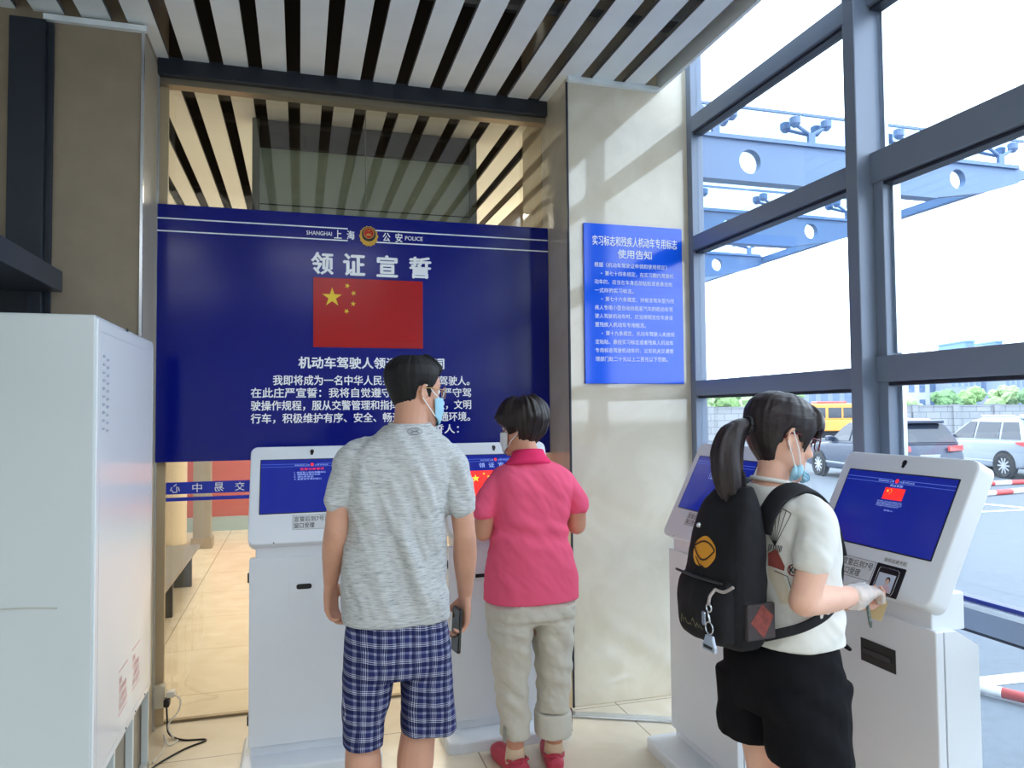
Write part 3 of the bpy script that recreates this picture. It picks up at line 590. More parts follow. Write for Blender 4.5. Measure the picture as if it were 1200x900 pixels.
def suv(name, label, paint, loc, rz, L=4.5, Wd=1.84, Hh=1.66):
    """length along local x, nose at +x"""
    c = thing(name, label, 'car', loc, rz); s = L / 4.5; hw = Wd / 2
    prof = [(-2.2, 0.36), (-2.25, 0.55), (-2.22, 0.75), (-2.14, 0.98), (-2.05, 1.05), (0.85, 1.0), (1.55, 0.94), (2.0, 0.86), (2.18, 0.72), (2.25, 0.5), (2.2, 0.32), (1.75, 0.26), (-1.8, 0.28)]
    t = BM(); prism(t, [(p[0] * s, p[1]) for p in prof], -hw, hw)
    bmesh.ops.bevel(t, geom=[e for e in t.edges if abs(e.verts[0].co.z - e.verts[1].co.z) < 1e-5], offset=0.09, segments=4, affect='EDGES', profile=0.6)
    bm = BM(); merge(bm, t, Matrix.Rotation(PI/2, 4, 'X')); body = obj('body', bm, paint, c, smooth=0.6)
    # cabin: tapering rings from belt line to roof
    rg = [(-2.08, 1.05, 0.9, 1.00, hw - 0.05), (-1.98, 1.25, 0.62, 1.2, hw - 0.11), (-1.82, 1.48, 0.30, 1.45, hw - 0.19), (-1.70, 1.58, 0.08, 1.56, hw - 0.23), (-1.45, Hh, -0.35, Hh, hw - 0.32)]
    bm = BM(); rings = []
    for xr, zr, xf, zf, w_ in rg:
        q = []; n = 8
        for k in range(n + 1): q.append((xr + (xf - xr) * k / n, w_, zr + (zf - zr) * k / n))
        q2 = [(a, -b, z) for a, b, z in q[::-1]]; rings.append([bm.verts.new((a * s, b, z)) for a, b, z in q + q2])
    skin(bm, rings); obj('cabin', bm, paint, c, smooth=0.7)
    def panel(name, pts, m, par=c, th=0.012):
        b = BM(); P = [Vector((p[0] * s, p[1], p[2])) for p in pts]; nn = (P[1] - P[0]).cross(P[2] - P[0]).normalized() * th
        f1 = [b.verts.new(p + nn) for p in P]; f2 = [b.verts.new(p - nn) for p in P]; b.faces.new(f1); b.faces.new(f2[::-1])
        for i in range(len(P)): b.faces.new((f1[i], f2[i], f2[(i+1) % len(P)], f1[(i+1) % len(P)]))
        return obj(name, b, m, par)
    for sg in (1, -1):
        yl, yh = sg * (hw - 0.055), sg * (hw - 0.215)
        for a0, a1, t0, t1 in ((-1.88, -1.2, -1.66, -1.14), (-1.12, -0.25, -1.06, -0.25), (-0.17, 0.74, -0.17, 0.10)): panel('side_window', [(a0, yl, 1.07), (a1, yl, 1.06), (t1, yh, 1.53), (t0, yh, 1.53)], M_cwin)
        m_ = BM(); bx(m_, 0.62 * s, 0.82 * s, sg * (hw + 0.02) - 0.08, sg * (hw + 0.02) + 0.08, 1.04, 1.18, 0.03); obj('mirror', m_, paint, c)
        panel('tail_lamp', [(-2.15, sg * (hw - 0.02), 0.90), (-2.15, sg * (hw - 0.02), 1.03), (-2.21, sg * (hw - 0.42), 1.0), (-2.23, sg * (hw - 0.42), 0.88)], M_lamp, c, 0.03)
        panel('tail_lamp', [(-2.13, sg * (hw + 0.005), 0.88), (-2.10, sg * (hw + 0.005), 1.02), (-1.75, sg * (hw + 0.005), 1.0), (-1.8, sg * (hw + 0.005), 0.95)], M_lamp, c, 0.01)
        panel('head_lamp', [(2.17, sg * (hw - 0.05), 0.70), (2.08, sg * (hw - 0.05), 0.82), (2.12, sg * (hw - 0.45), 0.80), (2.22, sg * (hw - 0.45), 0.70)], M_chrome, c, 0.03)
        m_ = BM(); bx(m_, -1.3 * s, 1.3 * s, sg * hw - 0.012, sg * hw + 0.012, 0.42, 0.47, 0.004); obj('side_trim', m_, M_chrome, c)
        m_ = BM(); bx(m_, -1.4 * s, -0.2 * s, sg * (hw - 0.32) - 0.015, sg * (hw - 0.32) + 0.015, Hh + 0.0, Hh + 0.05, 0.008); obj('roof_rail', m_, M_chrome, c)
        for x in (-1.35, 1.35):
            b = BM(); lathe(b, ((0.0, -0.02), (0.40, -0.02), (0.40, 0.02), (0.0, 0.02)), 26, Matrix.Rotation(PI/2, 4, 'X')); obj('wheel_arch', b, M_tyre, c, loc=(x * s, sg * hw, 0.36))
            w_ = obj('wheel', wheel_bm(), M_tyre, c, smooth=0.5, loc=(x * s, sg * (hw - 0.06), 0.345), rot=(0, 0, 0 if sg < 0 else PI)); obj('rim', rim_bm(), M_rim, w_)
    panel('rear_window', [(-2.075, -(hw - 0.12), 1.09), (-2.075, hw - 0.12, 1.09), (-1.79, hw - 0.27, 1.53), (-1.79, -(hw - 0.27), 1.53)], M_cwin)
    panel('windscreen', [(0.90, -(hw - 0.1), 1.03), (0.90, hw - 0.1, 1.03), (0.13, hw - 0.25, 1.54), (0.13, -(hw - 0.25), 1.54)], M_cwin)
    m_ = BM(); bx(m_, -2.30 * s, -2.12 * s, -hw + 0.1, hw - 0.1, 0.36, 0.56, 0.04); obj('rear_bumper', m_, M_tyre, c)
    m_ = BM(); bx(m_, -2.245 * s, -2.20 * s, -0.26, 0.26, 0.68, 0.80, 0.004); obj('number_plate', m_, M_chrome, c)
    m_ = BM(); bx(m_, -1.95 * s, -1.5 * s, -0.6, 0.6, Hh - 0.06, Hh + 0.015, 0.02); obj('spoiler', m_, paint, c)
    return c
suv('car', 'dark grey car with red tail lamps parked outside beyond the nearest kiosk', mat('dark_paint', srgb(62, 72, 92), 0.25, 0.2, 0.6), (15.25, 16.75, G), math.radians(79), 4.6, 1.84, 1.62)
suv('car', 'silver white car parked farthest to the right outside the window', mat('silver_paint', srgb(158, 168, 180), 0.25, 0.1, 0.6), (19.7, 16.9, G), math.radians(80), 4.6, 1.86, 1.68)

# orange truck behind the dark car
M_or = mat('orange_paint', srgb(240, 168, 84), 0.4)
tk = thing('truck', 'orange crew truck parked behind the dark grey car', 'truck', outp(40, 17.4), RZ)
bm = BM(); bx(bm, -2.4, 1.9, -0.9, 0.9, 0.75, 1.35, 0.06); bx(bm, -1.9, 0.9, -0.85, 0.85, 1.3, 2.22, 0.10); obj('body', bm, M_or, tk)
for a, b in ((-1.75, -0.75), (-0.6, 0.1), (0.2, 0.75)):
    bm = BM(); bx(bm, a, b, -0.87, -0.84, 1.45, 2.0, 0.01); obj('side_window', bm, M_cwin, tk)
bm = BM(); bx(bm, -1.0, 0.6, -0.4, 0.4, 2.22, 2.34, 0.03); obj('light_bar', bm, M_lamp, tk)
bm = BM(); bx(bm, -2.5, 2.0, -0.8, 0.8, 0.4, 0.75, 0.03); obj('chassis', bm, M_tyre, tk)
for x in (-1.6, 1.2):
    for sg in (-1, 1): obj('wheel', wheel_bm(), M_tyre, tk, smooth=0.5, loc=(x, sg * 0.8, 0.345))

# barriers
M_bw = mat('barrier_white', srgb(232, 234, 236), 0.5); M_br = mat('barrier_red', srgb(196, 60, 60), 0.5)
def pole(label, a, b, r, n, group=None):
    A, B = Vector(a), Vector(b); t = thing('barrier_pole', label, 'barrier', A, 0, group)
    for i in range(n):
        bm = BM(); tube(bm, [(B - A) * i / n, (B - A) * (i + 1) / n], r, 10); obj('stripe_section', bm, M_bw if i % 2 else M_br, t, smooth=0.6)
    return t
pole('far red and white striped pole lying on the lot by the silver car', (16.0, 14.3, G + 0.06), (21.0, 14.5, G + 0.06), 0.06, 9)
pole('nearer red and white striped pole lying on the lot before the silver car', (13.6, 12.6, G + 0.06), (18.8, 13.3, G + 0.06), 0.06, 9)
hp = thing('hoop_barrier', 'low white and red hoop barrier on the ground just outside the window', 'barrier', (4.45, 3.98, G))
bm = BM(); tube(bm, curve_pts([(0.12, 0.25, 0.0), (0.02, 0.10, 0.04), (0.0, 0.0, 0.05), (0.05, -0.10, 0.05)], 6), 0.035, 12); obj('bent_end', bm, M_bw, hp, smooth=True)
bm = BM(); tube(bm, [(0.05, -0.10, 0.05), (0.30, -0.62, 0.05)], 0.035, 12); obj('red_section', bm, M_br, hp, smooth=True)
bm = BM(); tube(bm, [(0.30, -0.62, 0.05), (0.5, -1.05, 0.05)], 0.035, 12); obj('white_section', bm, M_bw, hp, smooth=True)

# buildings beyond the wall
M_w1 = mat('building_white', srgb(200, 205, 212), 0.7); M_w2 = mat('building_bluegrey', srgb(140, 154, 178), 0.7); M_w3 = mat('building_blue', srgb(110, 150, 196), 0.4); M_win = mat('building_glass', srgb(112, 134, 166), 0.25)
def building(label, depth, x0, x1, ztop, m, nx, nz, wz0=1.2, strip=False, dp=10):
    b = thing('building', label, 'building', outp(depth, (x0 + x1) / 2), RZ); hw = (x1 - x0) / 2
    bm = BM(); bx(bm, -hw, hw, 0, dp, 0, ztop); obj('wall', bm, m, b)
    bm = BM(); bx(bm, -hw - 0.2, hw + 0.2, -0.3, dp, ztop, ztop + 0.35); obj('parapet', bm, m, b)
    for i in range(nx):
        for j in range(nz):
            cw = 2 * hw / nx; cx = -hw + cw * (i + 0.5); ch = (ztop - wz0) / nz; z = wz0 + ch * j
            bm = BM(); bx(bm, cx - cw * 0.27, cx + cw * 0.27, -0.05, 0.05, z + ch * 0.25, z + ch * 0.8); obj('window', bm, M_win, b)
    return b
building('blue grey building with narrow paired windows above the orange truck', 125, 44, 60, 6.4, M_w2, 8, 1)
building('long white building with small windows beyond the block wall', 118, 61.5, 70.0, 9.0, M_w1, 5, 3)
building('pale modern building with a row of dark windows right of the long white one', 112, 66.8, 71.4, 7.6, M_w2, 5, 2, dp=4)
building('slim blue glass tower beyond the trees, left of the white tower', 158, 97.6, 99.6, 16, M_w3, 1, 5)
building('plain white tower between two blue glass towers', 160, 99.8, 104.6, 15, M_w1, 1, 1)
building('slim blue glass tower beyond the trees, right of the white tower', 159, 104.9, 106.3, 16, M_w3, 1, 5)
building('low blue grey block behind the trees at the far right', 150, 100.6, 105.0, 9.0, M_w2, 4, 2, dp=6)

# trees beyond the wall
M_leaf = [mat('leaf_green', srgb(134, 168, 110), 0.8, vary=0.25, vscale=2.0), mat('leaf_deep', srgb(112, 148, 104), 0.8, vary=0.25, vscale=2.0), mat('leaf_pale', srgb(160, 186, 136), 0.8, vary=0.2, vscale=2.0)]
M_bark = mat('bark', srgb(110, 100, 88), 0.9)
def tree(label, depth, across, h, r, k):
    t = thing('tree', label, 'tree', outp(depth, across), rnd.random() * 6); bm = BM(); tube(bm, [(0, 0, 0), (0.05, 0, h * 0.4), (0, 0.05, h * 0.7)], [0.16, 0.12, 0.06], 8); obj('trunk', bm, M_bark, t)
    bm = BM()
    for i in range(16):
        a = rnd.random() * 6.28; q = rnd.random() ** 0.6 * r * 0.75; z = h * (0.5 + 0.42 * rnd.random()); s = r * (0.3 + 0.25 * rnd.random())
        c = BM(); bmesh.ops.create_icosphere(c, subdivisions=3, radius=s)
        for v in c.verts: v.co *= 1 + 0.35 * noise.noise(v.co * (2.2 / s) + Vector((i, k, across)))
        merge(bm, c, Matrix.Translation((q * math.cos(a), q * math.sin(a), z)))
    obj('crown', bm, M_leaf[k], t)
TR = [(56, 13.6, 3.6, 1.5, 2, 'pale leafy tree beside the pillar edge, beyond the block wall'), (63, 17.9, 4.1, 1.6, 0, 'green tree left of the girl, beyond the block wall'), (57, 18.6, 3.2, 1.2, 2, 'small pale tree just left of the girl'), (60, 22.2, 4.4, 1.4, 0, 'green tree over the top of the girl'),
      (57, 30.0, 2.9, 1.0, 0, 'leftmost green tree right of the window column'), (63, 34.4, 2.8, 0.9, 2, 'low pale bush like tree under the long white building'), (57, 33.6, 3.2, 1.1, 1, 'deep green tree under the pale modern building'), (59, 36.6, 3.6, 1.2, 0, 'green tree in front of the slim blue towers'),
      (65, 43.4, 3.9, 1.2, 2, 'pale tree in front of the white tower'), (57, 40.6, 4.0, 1.4, 1, 'deep green tree left of the tallest one'), (60, 44.2, 5.6, 2.0, 0, 'tallest green tree at the far right')]
for d_, a_, h_, r_, k_, l_ in TR: tree(l_, d_, a_, h_, r_, k_)
# ------------------------------------------------------------------ people: builders
from mathutils.bvhtree import BVHTree
def rows(bm, R, n=32, e=2.3):
    """horizontal rings (z, cx, cy, rx, ry) stacked into a closed solid"""
    rings = []
    for z, cx, cy, rx, ry in R:
        q = []
        for k in range(n):
            a = 2*PI*k/n; c, s = math.cos(a), math.sin(a)
            q.append(bm.verts.new((cx + rx * math.copysign(abs(c) ** (2/e), c), cy + ry * math.copysign(abs(s) ** (2/e), s), z)))
        rings.append(q)
    skin(bm, rings); return bm
def dense(R, k=5):
    """Catmull-Rom between rows"""
    P = [np.array(r, float) for r in R]; P = [2*P[0]-P[1]] + P + [2*P[-1]-P[-2]]; o = []
    for i in range(1, len(P) - 2):
        for j in range(k):
            t = j / k; a, b, c, d = P[i-1:i+3]
            o.append(0.5 * ((2*b) + (c-a)*t + (2*a-5*b+4*c-d)*t*t + (3*b-a-3*c+d)*t**3))
    return [tuple(q) for q in o + [P[-2]]]
def limb(bm, pts, rads, n=18, k=6):
    C = dense([(*p, r) for p, r in zip(pts, rads)], k); P = [Vector(c[:3]) for c in C]; R = [c[3] for c in C]
    d0 = (P[0] - P[1]).normalized(); d1 = (P[-1] - P[-2]).normalized()
    P = [P[0] + d0 * R[0] * 0.8, P[0] + d0 * R[0] * 0.5] + P + [P[-1] + d1 * R[-1] * 0.5, P[-1] + d1 * R[-1] * 0.8]
    R = [R[0] * 0.5, R[0] * 0.85] + R + [R[-1] * 0.85, R[-1] * 0.5]
    tube(bm, P, R, n); return bm
def ball(bm, c, r, sc=(1, 1, 1), M=None, sub=3):
    t = BM(); bmesh.ops.create_icosphere(t, subdivisions=sub, radius=r); bmesh.ops.transform(t, matrix=(M or Matrix()) @ Matrix.Translation(c) @ Matrix.Diagonal((*sc, 1)), verts=t.verts); merge(bm, t)
def fuse(bm, voxel, it=6, fac=0.5, keep=None):
    """one continuous skin over the overlapping solids"""
    me = bpy.data.meshes.new('t'); bmesh.ops.recalc_face_normals(bm, faces=bm.faces); bm.to_mesh(me); bm.free()
    o = bpy.data.objects.new('t', me); COL.objects.link(o)
    m = o.modifiers.new('r', 'REMESH'); m.mode = 'VOXEL'; m.voxel_size = voxel; m.adaptivity = 0
    if it: s = o.modifiers.new('s', 'SMOOTH'); s.iterations = it; s.factor = fac
    dg = bpy.context.evaluated_depsgraph_get(); r = bpy.data.meshes.new_from_object(o.evaluated_get(dg)); bpy.data.objects.remove(o); bpy.data.meshes.remove(me)
    b = BM(); b.from_mesh(r); bpy.data.meshes.remove(r); return b
def push(bm, f, lo=-.0025):
    bm.normal_update(); d = [(v, v.normal.copy(), f(v.co, v.normal)) for v in bm.verts]
    for v, n, a in d: v.co += n * max(a, lo)
    return bm
def fbm(p, o=3):
    s, a = 0.0, 1.0
    for i in range(o): s += a * noise.noise(p); p = p * 2.1 + Vector((3.1, 1.7, 9.2)); a *= 0.5
    return s
HROWS = [(-.112, .070, .020, .018), (-.102, .085, -.004, .034), (-.082, .089, -.03, .047), (-.055, .088, -.055, .0565), (-.03, .086, -.072, .063), (0, .083, -.086, .0695), (.03, .089, -.095, .0735), (.06, .085, -.096, .0735), (.085, .067, -.085, .064), (.1, .044, -.065, .047), (.110, .02, -.042, .026), (.113, 0, -.022, .008)]
def hrow(z):
    z = max(-.112, min(.113, z))
    for a, b in zip(HROWS[:-1], HROWS[1:]):
        if a[0] <= z <= b[0]:
            t = (z - a[0]) / (b[0] - a[0]); return [a[i] + (b[i] - a[i]) * t for i in range(4)]
    return list(HROWS[-1])
def hpt(th, z, off):
    """point on the head surface, th = 0 at the face, growing to the person's right"""
    _, yf, yb, hw = hrow(z); cy, ry = (yf + yb) / 2, (yf - yb) / 2; s, c = math.sin(th), math.cos(th); e = 2 / 2.2
    zz = z + off * max(0.0, (z - 0.05) / 0.063) if z > 0.05 else z
    return Vector(((hw + off) * math.copysign(abs(s) ** e, s), cy + (ry + off) * math.copysign(abs(c) ** e, c), zz))
def head_pieces(bm, M, jaw=1.0):
    t = BM(); R = dense([(z, 0, (yf + yb) / 2, hw * (jaw if z < -.02 else 1), (yf - yb) / 2) for z, yf, yb, hw in HROWS], 4); rows(t, R, 36, 2.2)
    limb(t, [(0, .082, .022), (0, .096, -.006), (0, .106, -.028)], [.0055, .008, .011], 12, 4)
    for s in (-1, 1):
        ball(t, (s * .010, .094, -.032), .0085); ball(t, (s * .036, .068, -.028), .022, (1, .7, .9))      # nostril wing, cheek
        limb(t, [(s * .012, .086, .032), (s * .034, .078, .036), (s * .052, .062, .030)], [.006, .007, .006], 10, 3)  # brow ridge
        limb(t, [(s * .069, .004, .020), (s * .079, -.004, .027), (s * .084, -.017, .022), (s * .083, -.022, .004), (s * .078, -.014, -.017), (s * .071, -.002, -.028), (s * .069, .004, -.024)], [.004, .0045, .0045, .004, .0042, .0052, .004], 10, 4)
        ball(t, (s * .072, -.008, .0), .02, (.28, .62, 1.15)); ball(t, (s * .072, .004, -.004), .006)
    limb(t, [(-.02, .081, -.062), (0, .091, -.060), (.02, .081, -.062)], [.004, .006, .004], 10, 4)
    limb(t, [(-.018, .080, -.073), (0, .089, -.073), (.018, .080, -.073)], [.004, .0065, .004], 10, 4); ball(t, (0, .076, -.100), .017)
    merge(bm, t, M)
def hand_pieces(bm, w, d, n, s, curls, thumb=(0.5, 0.5), sc=1.0, grow=0.0):
    """palm and five fingers: w wrist, d pointing direction, n the way the palm faces, s the thumb side"""
    w, d, n, s = Vector(w), Vector(d).normalized(), Vector(n).normalized(), Vector(s).normalized()
    n = (n - d * n.dot(d)).normalized(); s = (s - d * s.dot(d) - n * s.dot(n)).normalized()
    g = grow
    for o, r0, r1, l in ((.026, .013, .0125, .088), (.009, .0145, .0135, .092), (-.009, .0145, .013, .088), (-.025, .013, .0115, .080)):
        limb(bm, [w + (s * o * .55 + d * .004) * sc, w + (s * o * .85 + d * l * .5 - n * .001) * sc, w + (s * o + d * l) * sc], [(r0 + .002) * sc + g, r0 * sc + g, (r1 - .001) * sc + g], 12, 3)
    tips = []
    for (o, L, r), cu in zip(((.028, .070, .0085), (.0095, .078, .0088), (-.0095, .073, .0084), (-.027, .057, .0074)), curls):
        p = w + (s * o + d * (.088 - abs(o) * .18)) * sc; a = 0.0; P = [p - d * .012 * sc, p]; fan = s * o * 0.9
        for q, f in ((.44, .8), (.31, 1.1), (.25, .8)):
            a += cu * f; v = (d * math.cos(a) + n * math.sin(a) + fan * .6).normalized(); p = p + v * L * q * sc; P.append(p)
        limb(bm, P, [(r + .001) * sc + g, (r + .0008) * sc + g, (r + .0003) * sc + g, r * .93 * sc + g, r * .78 * sc + g], 10, 3); tips.append(p)
    a0, a1 = thumb; b0 = w + (s * .018 + d * .018 + n * .006) * sc
    v1 = (s * math.cos(a0) + d * math.sin(a0) + n * .45).normalized(); v2 = (v1 * math.cos(a1) + (d * .8 + n * .5).normalized() * math.sin(a1)).normalized()
    p1 = b0 + v1 * .036 * sc; p2 = p1 + (v1 * .4 + v2 * .6).normalized() * .031 * sc; p3 = p2 + v2 * .024 * sc
    limb(bm, [b0, p1, p2, p3], [.0145 * sc + g, .0115 * sc + g, .0098 * sc + g, .0078 * sc + g], 12, 4); tips.append(p3)
    return tips
def hair_shell(M, line, thick, cols=120, nrow=26, ridge=0.002, seed=1, lumps=0.0):
    """closed cap of hair: line(deg) lower edge height, thick(deg, z)"""
    bm = BM(); rings = []
    for i in range(nrow + 1):
        u = i / nrow; q = []
        for k in range(cols):
            th = 2*PI*k/cols; deg = abs(math.degrees(th if th <= PI else th - 2*PI)); zl = line(deg)
            z = .1125 - (.1125 - zl) * (1 - math.cos(u * PI / 2)) ** 0.9 if u < 1 else zl
            t = thick(deg, z) * (1.0 if u < .85 else 1 - (u - .85) / .15 * .55)
            t += ridge * noise.noise(Vector((math.sin(th) * 9, math.cos(th) * 9, seed + z * 4))) + lumps * noise.noise(Vector((math.sin(th) * 3, math.cos(th) * 3, seed + z * 22)))
            q.append(bm.verts.new(hpt(th, z, max(.002, t))))
        rings.append(q)
    inner = [bm.verts.new(v.co * 0.86 + Vector((0, -.001, .004))) for v in rings[-1]]
    rings.append(inner); skin(bm, rings); bmesh.ops.transform(bm, matrix=M, verts=bm.verts); return bm
def interp(tab):
    def f(d):
        for (a, va), (b, vb) in zip(tab[:-1], tab[1:]):
            if a <= d <= b: t = (d - a) / (b - a); t = t * t * (3 - 2 * t); return va + (vb - va) * t
        return tab[-1][1]
    return f
def face_shell(M, th0, th1, ztop, zbot, off, n=28, m=14, th=.0018, pleat=.0012):
    """mask: a thin curved sheet wrapped round the face"""
    bm = BM(); F, B = [], []
    for i in range(m + 1):
        v = i / m; fr, br = [], []
        for k in range(n + 1):
            u = k / n; a = math.radians(th0 + (th1 - th0) * u); side = abs(2 * u - 1)
            zt = ztop(side); zb = zbot(side); z = zt + (zb - zt) * v
            o = off(side, v) + pleat * math.sin(v * 5 * PI) * (1 - side ** 3)
            fr.append(bm.verts.new(hpt(a, z, o))); br.append(bm.verts.new(hpt(a, z, o - th)))
        F.append(fr); B.append(br)
    for i in range(m):
        for k in range(n):
            bm.faces.new((F[i][k], F[i][k+1], F[i+1][k+1], F[i+1][k])); bm.faces.new((B[i][k], B[i+1][k], B[i+1][k+1], B[i][k+1]))
    for k in range(n): bm.faces.new((F[0][k], B[0][k], B[0][k+1], F[0][k+1])); bm.faces.new((F[m][k], F[m][k+1], B[m][k+1], B[m][k]))
    for i in range(m): bm.faces.new((F[i][0], F[i+1][0], B[i+1][0], B[i][0])); bm.faces.new((F[i][n], B[i][n], B[i+1][n], F[i+1][n]))
    bmesh.ops.transform(bm, matrix=M, verts=bm.verts); return bm
def tree_of(o): 
    return BVHTree.FromPolygons([v.co.copy() for v in o.data.vertices], [tuple(p.vertices) for p in o.data.polygons])
def decal(name, src, host, O, U, V, m, parent, lift=0.0015):
    """flat drawing (local XY) laid onto a garment: dropped along the drawing's own normal"""
    U, V = Vector(U).normalized(), Vector(V).normalized(); N = U.cross(V).normalized(); bt = tree_of(host); O = Vector(O)
    bmesh.ops.triangulate(src, faces=src.faces[:])
    for _ in range(3):
        long = [e for e in src.edges if e.calc_length() > .012]
        if not long: break
        bmesh.ops.subdivide_edges(src, edges=long, cuts=1); bmesh.ops.triangulate(src, faces=[f for f in src.faces if len(f.verts) > 3])
    for v in src.verts:
        z = v.co.z; p = O + U * v.co.x + V * v.co.y; h = bt.ray_cast(p + N * .25, -N, .6)
        v.co = (h[0] if h[0] else p) + N * (lift + z)
    return obj(name, src, m, parent)

def skin_mat(name, c):
    m = mat(name, c, 0.5, 0, 0.35, bump=0.06, bscale=160, vary=0.05, vscale=14); b = m.node_tree.nodes['Principled BSDF']
    b.inputs['Subsurface Weight'].default_value = 0.12; b.inputs['Subsurface Radius'].default_value = (.012, .004, .002); b.inputs['Subsurface Scale'].default_value = 0.6; return m
def hair_mat(name, c, rough=0.42, st=(90, 90, 9)):
    return mat(name, c, rough, 0, 0.35, bump=0.22, bscale=1.6, vary=0.22, vscale=1.2, stretch=st)
M_skin_m = skin_mat('skin_tan', srgb(206, 156, 132)); M_skin_w = skin_mat('skin_warm', srgb(204, 148, 122)); M_skin_g = skin_mat('skin_fair', srgb(232, 184, 162))
M_hair_m = hair_mat('hair_black', srgb(17, 16, 18), 0.62, (110, 110, 70)); M_hair_w = hair_mat('hair_darkbrown', srgb(34, 26, 25), 0.38); M_hair_g = hair_mat('hair_dark', srgb(42, 35, 38), 0.36, (55, 5, 55))
M_mask = mat('mask_blue', srgb(158, 206, 228), 0.7); M_loop = mat('mask_loop', srgb(238, 240, 242), 0.6); M_maskw = mat('mask_white', srgb(226, 232, 238), 0.7)
M_eye = mat('eye_white', srgb(230, 228, 224), 0.2); M_iris = mat('iris_dark', srgb(34, 24, 20), 0.15); M_brow = mat('brow_hair', srgb(40, 32, 30), 0.7)
M_lens = glass('lens', (0.95, 0.97, 0.97, 1), 1.0); M_goldw = mat('gold_wire', srgb(190, 150, 90), 0.3, 0.8); M_redfr = mat('maroon_frame', srgb(96, 26, 38), 0.25)
def features(par, M):
    for s in (-1, 1):
        b = BM(); ball(b, (s * .031, .071, .012), .0125, M=M); e = obj('eye', b, M_eye, par, smooth=True)
        b = BM(); ball(b, (s * .032, .0785, .012), .0062, (1, .8, 1), M=M, sub=2); obj('iris', b, M_iris, e, smooth=True)
        b = BM(); limb(b, [(s * .014, .0925, .034), (s * .032, .086, .039), (s * .05, .070, .034)], [.0022, .0028, .0016], 8, 4); bmesh.ops.transform(b, matrix=M, verts=b.verts); obj('eyebrow', b, M_brow, par, smooth=True)
def loops(par, M, s, pts, m=M_loop, r=.0016):
    for P in pts:
        b = BM(); tube(b, [M @ Vector(p) for p in curve_pts([(s * x, y, z) for x, y, z in P], 6)], r, 8); obj('ear_loop', b, m, par, smooth=True)
def spectacles(par, M, m, w=.056, h=.030, r=.0016, y=.108, z=.010, tw=0.0016):
    g = BM()
    for s in (-1, 1):
        rr = rrect(w, h * 1.15, h * .48, 5, s * .034, z); ring_ = [M @ Vector((p[0], y - (abs(p[0]) ** 2) * 5.5, p[1])) for p in rr + rr[:1]]; tube(g, ring_, r, 8)
        tube(g, [M @ Vector(p) for p in ((s * .062, y - .022, z + .008), (s * .074, y - .05, z + .008), (s * .078, .02, z + .010), (s * .077, -.012, z + .008), (s * .074, -.028, z - .010))], tw, 8)
    tube(g, [M @ Vector(p) for p in ((-.008, y, z + .005), (0, y + .003, z + .008), (.008, y, z + .005))], r, 8)
    fr = obj('spectacles', g, m, par, smooth=True)
    for s in (-1, 1):
        b = BM(); rr = rrect(w - .002, h * 1.12, h * .46, 5, s * .034, z); b.faces.new([b.verts.new(M @ Vector((p[0], y - (abs(p[0]) ** 2) * 5.5, p[1]))) for p in rr]); obj('lens', b, M_lens, fr)
    return fr
def foot(bm, ax, ay, az, yaw=0.0):
    c, s = math.cos(yaw), math.sin(yaw); f = lambda x, y, z: (ax + x * c - y * s, ay + x * s + y * c, z)
    limb(bm, [f(0, -.045, .035), f(0, 0, .045), f(0, .07, .034), f(0, .14, .022), f(0, .175, .018)], [.032, .038, .036, .034, .02], 16, 5)
